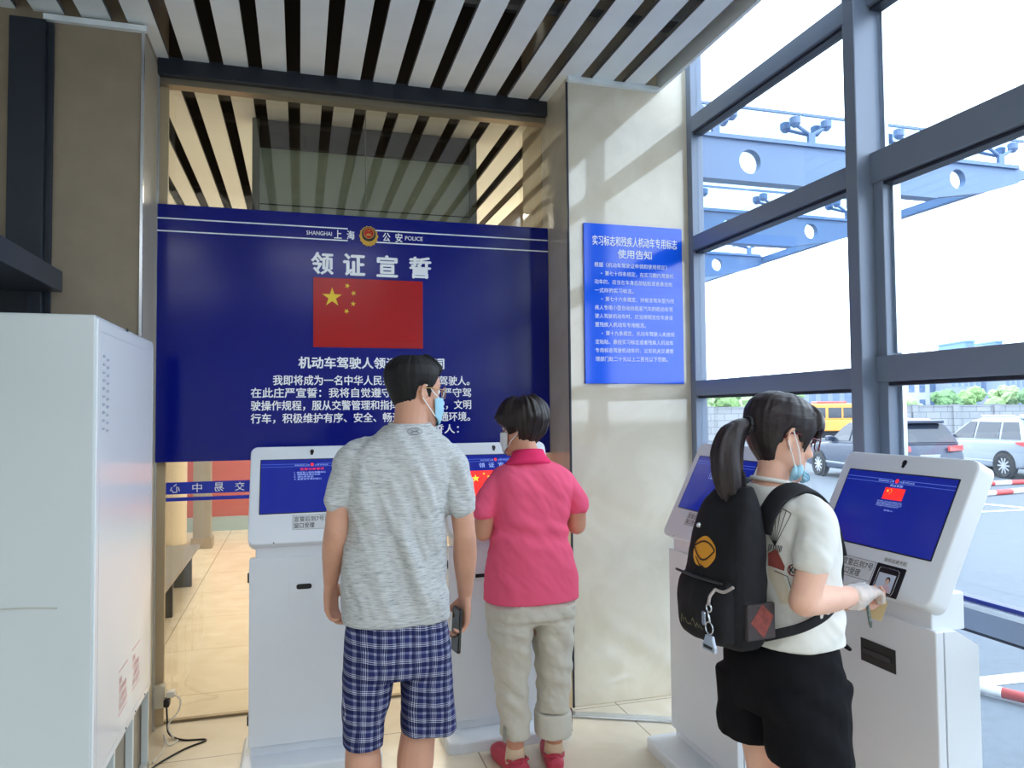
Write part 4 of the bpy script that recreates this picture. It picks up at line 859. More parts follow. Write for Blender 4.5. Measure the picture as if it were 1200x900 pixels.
# ------------------------------------------------------------------ the man
def plaid(name):
    m = mat(name, srgb(36, 44, 96), 0.85, 0, 0.2); nt = m.node_tree; L = nt.links
    tc = nt.nodes.new('ShaderNodeTexCoord'); sp = nt.nodes.new('ShaderNodeSeparateXYZ'); L.new(tc.outputs['Object'], sp.inputs[0])
    nz = nt.nodes.new('ShaderNodeTexNoise'); nz.inputs['Scale'].default_value = 9; L.new(tc.outputs['Object'], nz.inputs['Vector'])
    def M2(op, a, b=None, c=None):
        n = nt.nodes.new('ShaderNodeMath'); n.operation = op
        for i, v in enumerate((a, b, c)):
            if v is None: continue
            if isinstance(v, (int, float)): n.inputs[i].default_value = v
            else: L.new(v, n.inputs[i])
        return n.outputs[0]
    wob = M2('MULTIPLY', M2('SUBTRACT', nz.outputs['Fac'], 0.5), 0.012)
    # across: x plus a share of y so that the check runs round the leg
    xx = M2('ADD', M2('ADD', sp.outputs['X'], M2('MULTIPLY', sp.outputs['Y'], 0.2)), wob); zz = M2('ADD', M2('ADD', sp.outputs['Z'], M2('MULTIPLY', sp.outputs['X'], 0.06)), wob)
    def band(v, per, off, w):
        q = M2('MODULO', M2('ADD', M2('ADD', v, 40 * per), off), per); return M2('LESS_THAN', M2('ABSOLUTE', M2('SUBTRACT', q, per / 2)), w)
    def setof(v, per, items):
        o = None
        for off, w, s in items:
            b = M2('MULTIPLY', band(v, per, off, w), s); o = b if o is None else M2('MAXIMUM', o, b)
        return o
    it = [(0.0, .0011, .8), (.0055, .0009, .65), (-.0055, .0009, .65), (.011, .0008, .5), (.027, .0045, .33)]
    hx = setof(xx, .054, it); hz = setof(zz, .050, [(0.0, .0011, .9), (.0055, .0011, .7), (-.0055, .0011, .7), (.025, .004, .36)])
    dk = M2('MAXIMUM', band(xx, .054, .016, .007), band(zz, .050, .014, .006))
    f = M2('ADD', M2('MULTIPLY', hx, .6), M2('MULTIPLY', hz, .65), None)
    cr = nt.nodes.new('ShaderNodeValToRGB'); e = cr.color_ramp.elements; e[0].color = srgb(38, 46, 98); e[1].color = srgb(222, 228, 240); e[1].position = 0.95
    e2 = e.new(0.25); e2.color = srgb(92, 98, 138); L.new(f, cr.inputs[0])
    mx = nt.nodes.new('ShaderNodeMix'); mx.data_type = 'RGBA'; mx.blend_type = 'MULTIPLY'; L.new(M2('MULTIPLY', dk, 0.55), mx.inputs[0]); L.new(cr.outputs[0], mx.inputs[6]); mx.inputs[7].default_value = (.25, .25, .35, 1)
    L.new(mx.outputs[2], nt.nodes['Principled BSDF'].inputs['Base Color']); return m
def heather(name):
    m = mat(name, srgb(188, 192, 194), 0.9, 0, 0.15); nt = m.node_tree; L = nt.links
    tc = nt.nodes.new('ShaderNodeTexCoord'); mp = nt.nodes.new('ShaderNodeMapping'); mp.inputs['Scale'].default_value = (1.0, 1.0, 11.0); L.new(tc.outputs['Object'], mp.inputs[0])
    n = nt.nodes.new('ShaderNodeTexNoise'); n.inputs['Scale'].default_value = 34; n.inputs['Detail'].default_value = 5; n.inputs['Roughness'].default_value = .65; L.new(mp.outputs[0], n.inputs['Vector'])
    cr = nt.nodes.new('ShaderNodeValToRGB'); e = cr.color_ramp.elements; e[0].position = .33; e[0].color = srgb(140, 146, 150); e[1].position = .62; e[1].color = srgb(204, 206, 206)
    e2 = e.new(.45); e2.color = srgb(180, 184, 186); L.new(n.outputs['Fac'], cr.inputs[0]); L.new(cr.outputs[0], nt.nodes['Principled BSDF'].inputs['Base Color']); return m
man = thing('person', 'person in a heather grey shirt and blue plaid shorts, back turned, phone in hand', 'person', (0.31, 2.45, 0), 0)
MH = Matrix.Translation((0.060, 0.02, 1.562)) @ Matrix.Rotation(math.radians(-67), 4, 'Z') @ Matrix.Rotation(math.radians(-4), 4, 'X') @ Matrix.Diagonal((.98, .98, .98, 1))
torso_m = [(0.80, -.005, 0, .150, .105), (.90, -.005, 0, .150, .10), (1.0, -.005, 0, .146, .098), (1.12, -.006, 0, .150, .10), (1.22, -.004, 0, .156, .106), (1.31, .004, 0, .156, .104), (1.36, .016, 0, .146, .092), (1.395, .026, 0, .112, .074), (1.43, .036, 0, .075, .06), (1.46, .042, .002, .062, .055)]
b = BM(); rows(b, dense(torso_m, 5)); limb(b, [(.040, -.004, 1.42), (.045, .002, 1.47), (.052, .006, 1.53)], [.062, .056, .056]); head_pieces(b, MH, 1.04)
L_el, L_wr = Vector((-.198, -.035, 1.125)), Vector((-.209, .10, .935)); R_el, R_wr = Vector((.220, -.035, 1.085)), Vector((.243, .075, .862))
limb(b, [(-.105, 0, 1.355), (-.145, -.005, 1.325), (-.182, -.02, 1.23), L_el], [.042, .041, .039, .037]); limb(b, [L_el, L_el.lerp(L_wr, .35), L_el.lerp(L_wr, .75), L_wr], [.038, .039, .030, .0245])
limb(b, [(.150, 0, 1.335), (.180, -.005, 1.305), (.206, -.02, 1.21), R_el], [.042, .041, .039, .037]); limb(b, [R_el, R_el.lerp(R_wr, .35), R_el.lerp(R_wr, .75), R_wr], [.038, .040, .030, .0245])
hand_pieces(b, L_wr, (.02, .02, -1), (.85, -.5, 0), (.5, .85, 0), (.50, .62, .68, .72), (0.9, 0.4), 1.06)
RD, RN, RS = Vector((-.06, -.02, -1)).normalized(), Vector((-.98, -.16, .05)).normalized(), Vector((-.16, .98, 0))
hand_pieces(b, R_wr, RD, RN, RS, (.42, .66, .74, .78), (0.75, 0.5), 1.06)
limb(b, [(-.085, 0, .84), (-.10, 0, .66), (-.112, .005, .47), (-.112, -.012, .36), (-.112, -.012, .25), (-.112, -.006, .08)], [.070, .070, .055, .058, .046, .036])
limb(b, [(.085, 0, .84), (.088, 0, .66), (.07, .005, .47), (.054, -.012, .36), (.054, -.012, .25), (.056, -.006, .08)], [.070, .070, .057, .060, .047, .036])
foot(b, -.112, 0, 0, .15); foot(b, .056, 0, 0, -.15)
obj('body', fuse(b, .0042, 5), M_skin_m, man, smooth=True)
features(man, MH)
# shirt
b = BM(); rows(b, dense([(.828, -.004, -.006, .175, .128), (.88, -.004, -.006, .175, .126), (.95, -.004, -.004, .170, .122), (1.05, -.005, -.002, .167, .120), (1.15, -.006, 0, .167, .120), (1.24, -.005, 0, .169, .122), (1.31, .002, 0, .174, .122), (1.36, .014, 0, .178, .110), (1.40, .024, 0, .150, .094), (1.43, .034, 0, .108, .080), (1.455, .042, 0, .072, .068)], 6), 40, 2.5)
limb(b, [(-.075, 0, 1.375), (-.142, -.004, 1.345), (-.174, -.012, 1.285), (-.190, -.022, 1.228)], [.054, .058, .055, .054], 22)
limb(b, [(.120, 0, 1.365), (.176, -.004, 1.328), (.196, -.012, 1.26), (.210, -.022, 1.192)], [.054, .058, .055, .055], 22)
def wr_m(p, n):
    a = fbm(Vector((p.x * 13 + p.z * 4.5, p.y * 7, p.z * 2.6))) * .016 + fbm(Vector((p.x * 6, p.y * 6, p.z * 12 + 3))) * .007
    a *= min(1, max(.12, (p.z - .825) / .08))
    fold = math.sin((p.x - .05 + (1.35 - p.z) * -.28) * 48) * .008 * max(0, 1 - abs(p.z - 1.08) / .3) * max(0, 1 - abs(p.x) / .15)
    return a * (.55 if p.z > 1.33 else 1) + fold * 1.3
sh_m = obj('shirt', push(fuse(b, .0062, 5), wr_m, -.009), heather('heather_grey'), man, smooth=True)
b = BM(); tube(b, [(.042 + .067 * math.cos(a), .0 + .063 * math.sin(a), 1.461 + .004 * math.sin(a)) for a in [2*PI*i/40 for i in range(41)]], .0055, 10); obj('collar_band', b, heather('heather_rib'), sh_m, smooth=True)
M_logo = mat('logo_grey', srgb(112, 118, 124), .6)
t = BM()
def ell_band(t, cx, cy, rx, ry, w, a0=0, a1=360, n=40):
    P = [(math.radians(a0 + (a1 - a0) * i / n)) for i in range(n + 1)]
    o = [t.verts.new((cx + rx * math.cos(a), cy + ry * math.sin(a), 0)) for a in P]; q = [t.verts.new((cx + (rx - w) * math.cos(a), cy + (ry - w) * math.sin(a), 0)) for a in P]
    for i in range(n): t.faces.new((o[i], o[i+1], q[i+1], q[i]))
ell_band(t, 0, 0, .0245, .0125, .0022); ell_band(t, 0, .0068, .013, .008, .0028, 190, 350, 16); ell_band(t, 0, -.0068, .013, .008, .0028, 10, 170, 16)
decal('logo', t, sh_m, (.047, 0, 1.418), (1, 0, 0), (0, .25, 1), M_logo, sh_m, .0022)
# plaid shorts
b = BM(); rows(b, dense([(.845, -.004, 0, .158, .116), (.78, -.003, -.002, .170, .124), (.70, 0, -.004, .176, .122), (.655, .002, -.002, .174, .112)], 5), 36, 2.6)
rows(b, dense([(.74, -.082, 0, .092, .112), (.66, -.093, 0, .086, .105), (.58, -.102, 0, .078, .098), (.52, -.110, 0, .068, .09), (.438, -.113, 0, .064, .084)], 5), 30, 2.4)
rows(b, dense([(.74, .086, 0, .090, .112), (.66, .092, 0, .086, .106), (.58, .096, 0, .088, .10), (.52, .099, 0, .090, .096), (.460, .100, 0, .094, .094)], 5), 30, 2.4)
push_s = lambda p, n: fbm(Vector((p.x * 9, p.y * 7, p.z * 4 + 5))) * .011 + fbm(Vector((p.x * 16, p.y * 9, p.z * 17))) * .0022
so_ = obj('shorts', push(fuse(b, .0062, 4), push_s), plaid('navy_plaid'), man, smooth=True)
# hair: short, faded at the sides
b = hair_shell(MH, interp([(0, .075), (38, .070), (58, .062), (70, .030), (78, -.012), (84, -.006), (90, .022), (102, .024), (114, -.020), (135, -.072), (180, -.092)]),
    lambda d, z: .0145 * max(0, min(1, (z + .01) / .085)) + .003 + (.006 if d < 50 and z > .06 else 0), 140, 28, .0022, 3, .002)
hm = obj('hair', b, M_hair_m, man, smooth=True)
# blue mask with loops
mk = obj('face_mask', face_shell(MH, -68, 68, lambda s: -.004 - .010 * s, lambda s: -.108 + .034 * s * s, lambda s, v: .010 + .014 * (1 - s * s) * (1 - abs(v - .35))), M_mask, man, smooth=True)
for s in (-1, 1): loops(mk, MH, s, [[(.064, .062, -.012), (.072, .035, .004), (.078, .006, .026), (.082, -.012, .026)], [(.060, .052, -.074), (.068, .030, -.055), (.078, -.004, -.026), (.082, -.016, -.016)]], r=.0018)
spectacles(man, MH, M_goldw, .05, .034, .0014)
# phone in the right hand
RNo = (RN - RD * RN.dot(RD)).normalized(); RSd = RD.cross(RNo)
PM = Matrix((( RSd.x, -RD.x, RNo.x, 0), (RSd.y, -RD.y, RNo.y, 0), (RSd.z, -RD.z, RNo.z, 0), (0, 0, 0, 1)))
ph = thing('phone', 'dark phone held low in the right hand of the grey shirted man', 'phone', Vector((0.31, 2.45, 0)) + R_wr + RD * .112 + RNo * .026)
bm = BM(); prism(bm, rrect(.072, .150, .010, 6), -.0045, .0045, bev=.002); bmesh.ops.transform(bm, matrix=PM, verts=bm.verts); obj('case', bm, mat('phone_case', srgb(30, 26, 28), .25), ph, smooth=.6)
bm = BM(); prism(bm, rrect(.064, .140, .008, 6), .0046, .0052); bmesh.ops.transform(bm, matrix=PM, verts=bm.verts); obj('display', bm, mat('phone_glass', srgb(12, 12, 14), .08), ph)

# ------------------------------------------------------------------ the woman in pink
wo = thing('person', 'person in a pink polo shirt and rolled pale trousers, facing a kiosk screen', 'person', (0.94, 3.0, 0), 0)
WH = Matrix.Translation((-.020, 0.03, 1.424)) @ Matrix.Rotation(math.radians(46), 4, 'Z') @ Matrix.Rotation(math.radians(-6), 4, 'X') @ Matrix.Diagonal((.97, .97, .95, 1))
b = BM(); rows(b, dense([(.70, 0, 0, .165, .115), (.80, 0, 0, .168, .115), (.90, -.002, 0, .155, .108), (1.0, -.002, 0, .145, .104), (1.1, 0, 0, .15, .106), (1.17, .002, 0, .15, .098), (1.215, .004, 0, .132, .084), (1.255, .002, 0, .09, .064), (1.30, -.004, 0, .058, .052)], 5))
limb(b, [(-.002, -.006, 1.27), (-.01, -.0, 1.32), (-.024, .008, 1.37)], [.056, .05, .05]); head_pieces(b, WH, 1.0)
wl_e, wl_w, wr_e, wr_w = Vector((-.205, .0, 1.0)), Vector((-.110, .135, 1.075)), Vector((.212, .0, 1.005)), Vector((.125, .135, 1.075))
limb(b, [(-.11, 0, 1.20), (-.160, 0, 1.175), (-.195, -.008, 1.09), wl_e], [.04, .042, .041, .040]); limb(b, [wl_e, wl_e.lerp(wl_w, .4), wl_w], [.040, .037, .023])
limb(b, [(.11, 0, 1.205), (.164, 0, 1.18), (.205, -.008, 1.09), wr_e], [.04, .042, .041, .040]); limb(b, [wr_e, wr_e.lerp(wr_w, .4), wr_w], [.040, .037, .023])
hand_pieces(b, wl_w, (.85, .5, .25), (.3, 0, -1), (1, -.3, 0), (.25, .3, .3, .35), (.7, .4), .92); hand_pieces(b, wr_w, (-.85, .5, .1), (-.3, 0, -1), (-1, -.3, 0), (.25, .3, .3, .35), (.7, .4), .92)
limb(b, [(-.085, 0, .72), (-.09, 0, .55), (-.09, 0, .40), (-.078, -.012, .26), (-.076, -.008, .09)], [.085, .078, .055, .048, .034]); limb(b, [(.09, 0, .72), (.095, 0, .55), (.098, 0, .40), (.095, -.012, .26), (.094, -.008, .09)], [.085, .078, .055, .048, .034])
foot(b, -.076, 0, 0, .2); foot(b, .094, 0, 0, -.2)
obj('body', fuse(b, .0045, 5), M_skin_w, wo, smooth=True); features(wo, WH)
M_pink = mat('pink_cotton', srgb(240, 96, 132), .85, 0, .2, bump=.12, bscale=420)
M_pinkd = mat('pink_collar', srgb(226, 52, 104), .85, 0, .2)
b = BM(); rows(b, dense([(.712, .002, -.002, .203, .142), (.76, .001, -.002, .199, .140), (.83, -.001, -.002, .190, .134), (.90, -.002, 0, .180, .128), (.97, -.002, 0, .168, .122), (1.04, -.001, 0, .164, .122), (1.11, .002, 0, .170, .122), (1.17, .004, 0, .176, .118), (1.215, .005, 0, .178, .106), (1.25, .003, 0, .150, .090), (1.275, 0, 0, .105, .074), (1.292, -.002, 0, .072, .064)], 6), 40, 2.45)
limb(b, [(-.09, 0, 1.215), (-.148, -.002, 1.192), (-.180, -.008, 1.145), (-.199, -.010, 1.095)], [.048, .050, .049, .051], 22); limb(b, [(.09, 0, 1.22), (.152, -.002, 1.197), (.190, -.008, 1.15), (.212, -.010, 1.100)], [.048, .050, .049, .051], 22)
def wr_w_(p, n):
    a = fbm(Vector((p.x * 9 + p.z * 6, p.y * 7, p.z * 5))) * .011
    a *= min(1, max(.12, (p.z - .71) / .08))
    w = math.sin(p.z * 75 + p.x * 16 + 1.5 * noise.noise(p * 7)) * .0055 * math.exp(-((p.z - .99) / .08) ** 2)
    return a + w
ps = obj('polo_shirt', push(fuse(b, .006, 4), wr_w_, -.007), M_pink, wo, smooth=True)
b = BM(); rg = []
for z, rx, ry, cy in ((1.270, .112, .078, .0), (1.288, .094, .070, .0), (1.312, .074, .062, .002), (1.332, .066, .060, .004), (1.330, .060, .054, .004), (1.30, .058, .052, .002), (1.28, .07, .05, .0)):
    rg.append([b.verts.new((-.004 + rx * math.cos(a), cy + ry * math.sin(a), z + .012 * -math.sin(a))) for a in [2*PI*i/40 for i in range(40)]])
skin(b, rg); co_ = obj('collar', b, M_pinkd, ps, smooth=True)
M_khaki = mat('pale_khaki', srgb(206, 202, 190), .85, 0, .2, bump=.1, bscale=300)
b = BM(); rows(b, dense([(.76, 0, 0, .172, .112), (.70, .002, -.002, .188, .126), (.65, .003, -.004, .190, .128), (.62, .003, 0, .186, .112)], 5), 36, 2.6)
rows(b, dense([(.70, -.092, -.002, .098, .128), (.60, -.092, 0, .094, .118), (.50, -.091, 0, .083, .102), (.40, -.090, 0, .071, .088), (.30, -.084, 0, .067, .080), (.22, -.074, 0, .066, .076), (.150, -.071, 0, .066, .072)], 5), 30, 2.3)
rows(b, dense([(.70, .096, -.002, .096, .128), (.60, .098, 0, .090, .118), (.50, .098, 0, .079, .102), (.40, .098, 0, .069, .088), (.30, .094, 0, .066, .080), (.24, .092, 0, .067, .078)], 5), 30, 2.3)
def wr_p(p, n):
    a = fbm(Vector((p.x * 8, p.y * 7, p.z * 6 + 2))) * .010 + fbm(Vector((p.x * 14, p.y * 9, p.z * 20 + p.x * 10))) * .005
    return a - .007 * math.exp(-((p.z - .632) / .012) ** 2) * (1 if p.y < 0 else 0) + math.sin(p.z * 60 + p.x * 45 + 3 * noise.noise(p * 6)) * .0035 * (1 if p.z < .6 else .3)
pa = obj('trousers', push(fuse(b, .006, 4), wr_p, -.008), M_khaki, wo, smooth=True)
b = BM(); rows(b, dense([(.140, .094, 0, .078, .084), (.17, .094, 0, .080, .085), (.20, .093, 0, .079, .084), (.232, .092, 0, .077, .082), (.238, .092, 0, .070, .076)], 4), 30, 2.3)
obj('rolled_cuff', push(fuse(b, .005, 3), lambda p, n: fbm(Vector((p.x * 12, p.y * 12, p.z * 10))) * .003), M_khaki, pa, smooth=True)
b = BM(); bx(b, .166, .175, -.02, -.005, .142, .236, .002); obj('cuff_piping', b, mat('maroon_piping', srgb(90, 60, 62), .8), pa)
b = BM(); bx(b, -.139, -.130, -.06, -.045, .150, .215, .002); obj('side_tab', b, mat('tab_grey', srgb(150, 148, 140), .8), pa)
b = hair_shell(WH, interp([(0, .050), (35, .040), (60, .012), (78, -.020), (95, -.012), (108, -.050), (130, -.106), (180, -.1115)]),
    lambda d, z: .022 + .010 * max(0, min(1, (z + .04) / .1)) - .014 * max(0, min(1, (-z - .03) / .06)), 150, 30, .007, 11, .009)
obj('hair', b, M_hair_w, wo, smooth=True)
mk = obj('face_mask', face_shell(WH, -66, 66, lambda s: -.002 - .008 * s, lambda s: -.105 + .03 * s * s, lambda s, v: .009 + .013 * (1 - s * s) * (1 - abs(v - .35))), M_maskw, wo, smooth=True)
for s in (-1, 1): loops(mk, WH, s, [[(.064, .060, -.012), (.072, .035, .004), (.078, .004, .024), (.080, -.014, .022)], [(.058, .052, -.074), (.068, .028, -.050), (.077, -.004, -.026), (.080, -.016, -.014)]], r=.0018)
M_sock = mat('beige_sock', srgb(214, 190, 160), .9); M_shoe = mat('rose_shoe', srgb(186, 52, 76), .5)
for x, yw in ((-.076, .2), (.094, -.2)):
    b = BM(); limb(b, [(x, -.008, .105), (x, -.004, .07), (x, 0, .04)], [.0375, .041, .042], 18); obj('sock', b, M_sock, wo, smooth=True)
    b = BM(); c, s = math.cos(yw), math.sin(yw); f = lambda u, v, z: (x + u * c - v * s, u * s + v * c, z)
    limb(b, [f(0, -.055, .034), f(0, 0, .036), f(0, .07, .034), f(0, .14, .028), f(0, .18, .022)], [.038, .043, .046, .042, .026], 18); t = fuse(b, .005, 3)
    for v in t.verts: v.co.z = max(.0, v.co.z)
    sho = obj('shoe', t, M_shoe, wo, smooth=True)
    b = BM(); tube(b, [f(.0, -.068, .05), f(-.012, -.072, .062), f(.0, -.070, .074), f(.012, -.072, .062), f(0, -.068, .05)], .004, 8); tube(b, [f(-.042, -.01, .06), f(-.035, -.05, .066), f(0, -.064, .066), f(.035, -.05, .066), f(.042, -.01, .06)], .006, 8); obj('heel_strap', b, M_shoe, sho, smooth=True)
# ------------------------------------------------------------------ the girl with the backpack
GO, GR = Vector((1.262, 1.75, 0)), math.radians(-85)
gi = thing('person', 'person with a dark ponytail, white shirt and black shorts, gloved hand on a card reader', 'person', GO, GR)
GW = Matrix.Translation(GO) @ Matrix.Rotation(GR, 4, 'Z'); GWi = GW.inverted()
def uz(z): t = max(0.0, min(1.0, (z - .88) / .30)); return z + .028 * t * t * (3 - 2 * t)
def up(R): return [(uz(r[0]), *r[1:]) for r in R]
def upp(P): return [Vector((p[0], p[1], uz(p[2]))) for p in P]
def gl(X, Y, Z): return GWi @ Vector((X, Y, Z))
GH = Matrix.Translation((0, .008, 1.421)) @ Matrix.Rotation(math.radians(-10), 4, 'Z') @ Matrix.Rotation(math.radians(-14), 4, 'X') @ Matrix.Diagonal((.97, .97, .95, 1))
b = BM(); rows(b, dense(up([(.74, 0, 0, .135, .10), (.82, 0, 0, .140, .104), (.90, 0, .005, .128, .096), (.98, 0, .012, .124, .095), (1.07, 0, .016, .130, .10), (1.15, 0, .014, .138, .106), (1.21, 0, .004, .135, .092), (1.25, 0, -.006, .105, .068), (1.275, 0, -.012, .06, .05)]), 5))
limb(b, [(0, -.018, 1.27), (0, -.014, 1.32), (0, -.006, 1.37)], [.050, .044, .044]); head_pieces(b, GH, 1.02)
gre, grw = gl(1.196, 1.565, 1.025), gl(1.470, 1.690, .990)
gle, glw = Vector((-.175, -.02, 1.00)), gl(1.50, 1.80, .935)
limb(b, upp([(.105, -.005, 1.205), (.142, -.008, 1.19), (.165, -.03, 1.105)]) + [gre], [.036, .039, .039, .036]); limb(b, [gre, gre.lerp(grw, .4), gre.lerp(grw, .8), grw], [.037, .0365, .027, .022])
limb(b, upp([(-.105, -.005, 1.205), (-.142, -.008, 1.19), (-.165, -.015, 1.10)]) + [gle], [.036, .039, .039, .036]); limb(b, [gle, gle.lerp(glw, .4), glw], [.037, .035, .022])
gd = gl(1.66, 1.80, .988) - grw; gn = gl(1.5, 1.9, .70) - gl(1.5, 1.7, 1.0)
HR = dict(d=gd, n=gl(1.6, 1.82, .6) - gl(1.5, 1.75, 1.0), s=gl(1.3, 2.0, 1.05) - gl(1.4, 1.7, 1.0), curls=(.28, .36, .42, .48), thumb=(.5, .6), sc=.92)
hand_pieces(b, grw, **HR)
hand_pieces(b, glw, gl(1.68, 1.76, .93) - glw, (0, .1, 1), gl(1.5, 1.6, 1.0) - gl(1.5, 1.8, .95), (.55, .6, .65, .7), (.5, .8), .92)
for s in (-1, 1):
    limb(b, [(s * .08, 0, .78), (s * .085, .004, .60), (s * .082, .012, .45), (s * .080, -.006, .32), (s * .078, -.006, .09)], [.066, .064, .052, .050, .034]); foot(b, s * .078, 0, 0, -s * .15)
obj('body', fuse(b, .0042, 5), M_skin_g, gi, smooth=True); features(gi, GH)
# white shirt
M_wshirt = mat('white_cotton', srgb(226, 226, 222), .85, 0, .2)
b = BM(); rows(b, dense(up([(.880, 0, .016, .158, .124), (.93, 0, .018, .156, .123), (.98, 0, .020, .150, .118), (1.05, 0, .022, .148, .116), (1.12, 0, .022, .151, .118), (1.18, 0, .012, .153, .112), (1.215, 0, .002, .140, .096), (1.245, 0, -.008, .106, .076), (1.270, 0, -.014, .066, .060)]), 6), 40, 2.4)
limb(b, upp([(.070, -.004, 1.21), (.128, -.008, 1.19), (.160, -.022, 1.145)]) + [(.172, -.044, 1.122)], [.047, .051, .052, .054], 22); limb(b, upp([(-.070, -.004, 1.21), (-.128, -.008, 1.19), (-.158, -.016, 1.145)]) + [(-.168, -.022, 1.118)], [.047, .051, .052, .054], 22)
def wr_g(p, n):
    a = fbm(Vector((p.x * 8, p.y * 10 + p.z * 6, p.z * 5))) * .010
    a *= min(1, max(.15, (p.z - .88) / .06))
    return a + math.sin(p.z * 85 - p.y * 30 + 2.5 * noise.noise(p * 8)) * .005 * math.exp(-((p.z - .95) / .07) ** 2) + math.sin((p.y + p.z * .7) * 95) * .002 * max(0, 1 - abs(p.z - 1.13) / .09)
gs = obj('t_shirt', push(fuse(b, .006, 4), wr_g, -.006), M_wshirt, gi, smooth=True)
b = BM(); tube(b, [(.062 * math.cos(a), -.012 + .056 * math.sin(a), 1.302 - .012 * math.sin(a)) for a in [2*PI*i/40 for i in range(41)]], .006, 10); obj('collar_band', b, M_wshirt, gs, smooth=True)
# printed drawing on the back of the shirt
PN = Vector((.72, -.69, 0)).normalized(); PU, PV = Vector((0, 0, 1)).cross(PN), Vector((0, 0, 1)); PO = Vector((.100, -.085, 1.125))
M_prred = mat('print_red', srgb(150, 72, 66), .8); M_prcream = mat('print_cream', srgb(214, 204, 184), .8)
def quadstrip(t, pts, w):
    for (x0, y0), (x1, y1) in zip(pts[:-1], pts[1:]):
        d = Vector((x1 - x0, y1 - y0)); 
        if d.length < 1e-6: continue
        p = Vector((-d.y, d.x)).normalized() * w / 2; t.faces.new([t.verts.new((x0 + p.x, y0 + p.y, 0)), t.verts.new((x0 - p.x, y0 - p.y, 0)), t.verts.new((x1 - p.x, y1 - p.y, 0)), t.verts.new((x1 + p.x, y1 + p.y, 0))])
t = BM()
for i in range(8):
    a = math.radians(60 + i * 9); quadstrip(t, [(-.012, .02), (-.012 + .085 * math.cos(a), .02 + .10 * math.sin(a))], .0016)
quadstrip(t, [(-.012 + .085 * math.cos(math.radians(60 + i * 3)), .02 + .10 * math.sin(math.radians(60 + i * 3))) for i in range(22)], .0018)
for i in range(9): quadstrip(t, [(-.03 + .004 * i, .0 + .003 * (i % 3)), (-.026 + .004 * i, .022)], .002)
quadstrip(t, [(-.015, -.045), (.018, -.055), (.035, -.12)], .002)
decal('print_lines', t, gs, PO, PU, PV, M_ink, gs)
t = BM(); polyf(t, [(-.03, -.002), (-.008, .012), (.012, -.03), (.010, -.042), (-.03, -.034)], 0); decal('print_patch', t, gs, PO, PU, PV, M_prred, gs, .0016)
t = BM(); polyf(t, [(-.03, -.036), (.006, -.046), (.030, -.125), (.0, -.125), (-.03, -.06)], 0); decal('print_patch', t, gs, PO, PU, PV, M_prcream, gs, .0012)
t = BM(); ell_band(t, .033, -.038, .0155, .0155, .0035); decal('print_ring', t, gs, PO, PU, PV, M_prred, gs, .002)
t = text_bm('KE', .0235, .0425, -.046, -.030, bold=.03, depth=0); decal('print_lettering', t, gs, PO, PU, PV, M_ink, gs, .002)
for i, ch in enumerate('己午岁'):
    t = text_bm(ch, .037 + .005 * i, .056 + .005 * i, -.082 - .026 * i, -.060 - .026 * i, bold=.01, depth=0); decal('print_lettering', t, gs, PO, PU, PV, mat('print_brown', srgb(120, 96, 84), .8), gs, .002)
# black shorts
M_bsh = mat('black_cotton', srgb(20, 20, 24), .9, 0, .15, bump=.1, bscale=300)
b = BM(); rows(b, dense([(.905, 0, .012, .144, .110), (.84, 0, .002, .160, .128), (.78, 0, .0, .168, .136), (.73, 0, .002, .168, .134), (.70, 0, .002, .164, .128)], 5), 36, 2.4)
rows(b, dense([(.78, .082, .0, .088, .128), (.70, .084, .004, .090, .118), (.64, .086, .006, .092, .112), (.582, .088, .010, .094, .106)], 5), 30, 2.4)
rows(b, dense([(.78, -.084, -.002, .090, .136), (.70, -.086, -.002, .092, .126), (.64, -.088, -.006, .094, .116), (.592, -.090, -.008, .096, .110)], 5), 30, 2.4)
def wr_s(p, n): return fbm(Vector((p.x * 8, p.y * 8, p.z * 6))) * .007 - .006 * math.exp(-((p.x + .0) / .012) ** 2) * (1 if p.y < -.05 else 0) + math.sin((p.y * .8 + p.z) * 60) * .0022
gsh = obj('shorts', push(fuse(b, .006, 4), wr_s), M_bsh, gi, smooth=True)
b = BM(); limb(b, [(.06, .125, .875), (.065, .150, .862), (.07, .172, .845)], [.006, .0075, .005], 8); obj('waist_tie', b, M_bsh, gsh, smooth=True)
# hair: pulled back smooth, fringe, side lock, ponytail
b = hair_shell(GH, interp([(0, .055), (35, .045), (58, .018), (74, -.006), (84, .016), (98, .018), (110, -.020), (135, -.072), (180, -.096)]), lambda d, z: .013 + .004 * max(0, min(1, z / .1)), 150, 28, .0022, 5, .001)
for i in range(26):
    a = math.radians(-50 + 100 * i / 25 + rnd.uniform(-2, 2)); L = rnd.uniform(.010, .026) + .02 * (abs(a) > .65)
    P = [GH @ hpt(a * .8, .100, .012), GH @ hpt(a * .95, .078, .021), GH @ hpt(a, .050, .021), GH @ hpt(a * 1.02, L, .013)]
    limb(b, P, [.007, .0095, .0085, .003], 8, 5)
for a0, z1 in ((62, -.028), (66, -.018), (58, -.010)):
    limb(b, [GH @ hpt(math.radians(a0 - 8), .075, .014), GH @ hpt(math.radians(a0), .035, .012), GH @ hpt(math.radians(a0 + 4), z1, .007)], [.008, .008, .003], 8, 5)
    limb(b, [GH @ hpt(-math.radians(a0 - 8), .075, .014), GH @ hpt(-math.radians(a0), .035, .012), GH @ hpt(-math.radians(a0 + 4), z1, .007)], [.008, .008, .003], 8, 5)
hg = obj('hair', fuse(b, .0028, 3), M_hair_g, gi, smooth=True)
PT = [(0, -.080, 1.446), (0, -.110, 1.456), (0, -.146, 1.432), (0, -.166, 1.375), (.004, -.164, 1.315), (.008, -.146, 1.262), (.01, -.132, 1.235)]
b = BM(); limb(b, PT, [.016, .021, .031, .037, .035, .022, .008], 20)
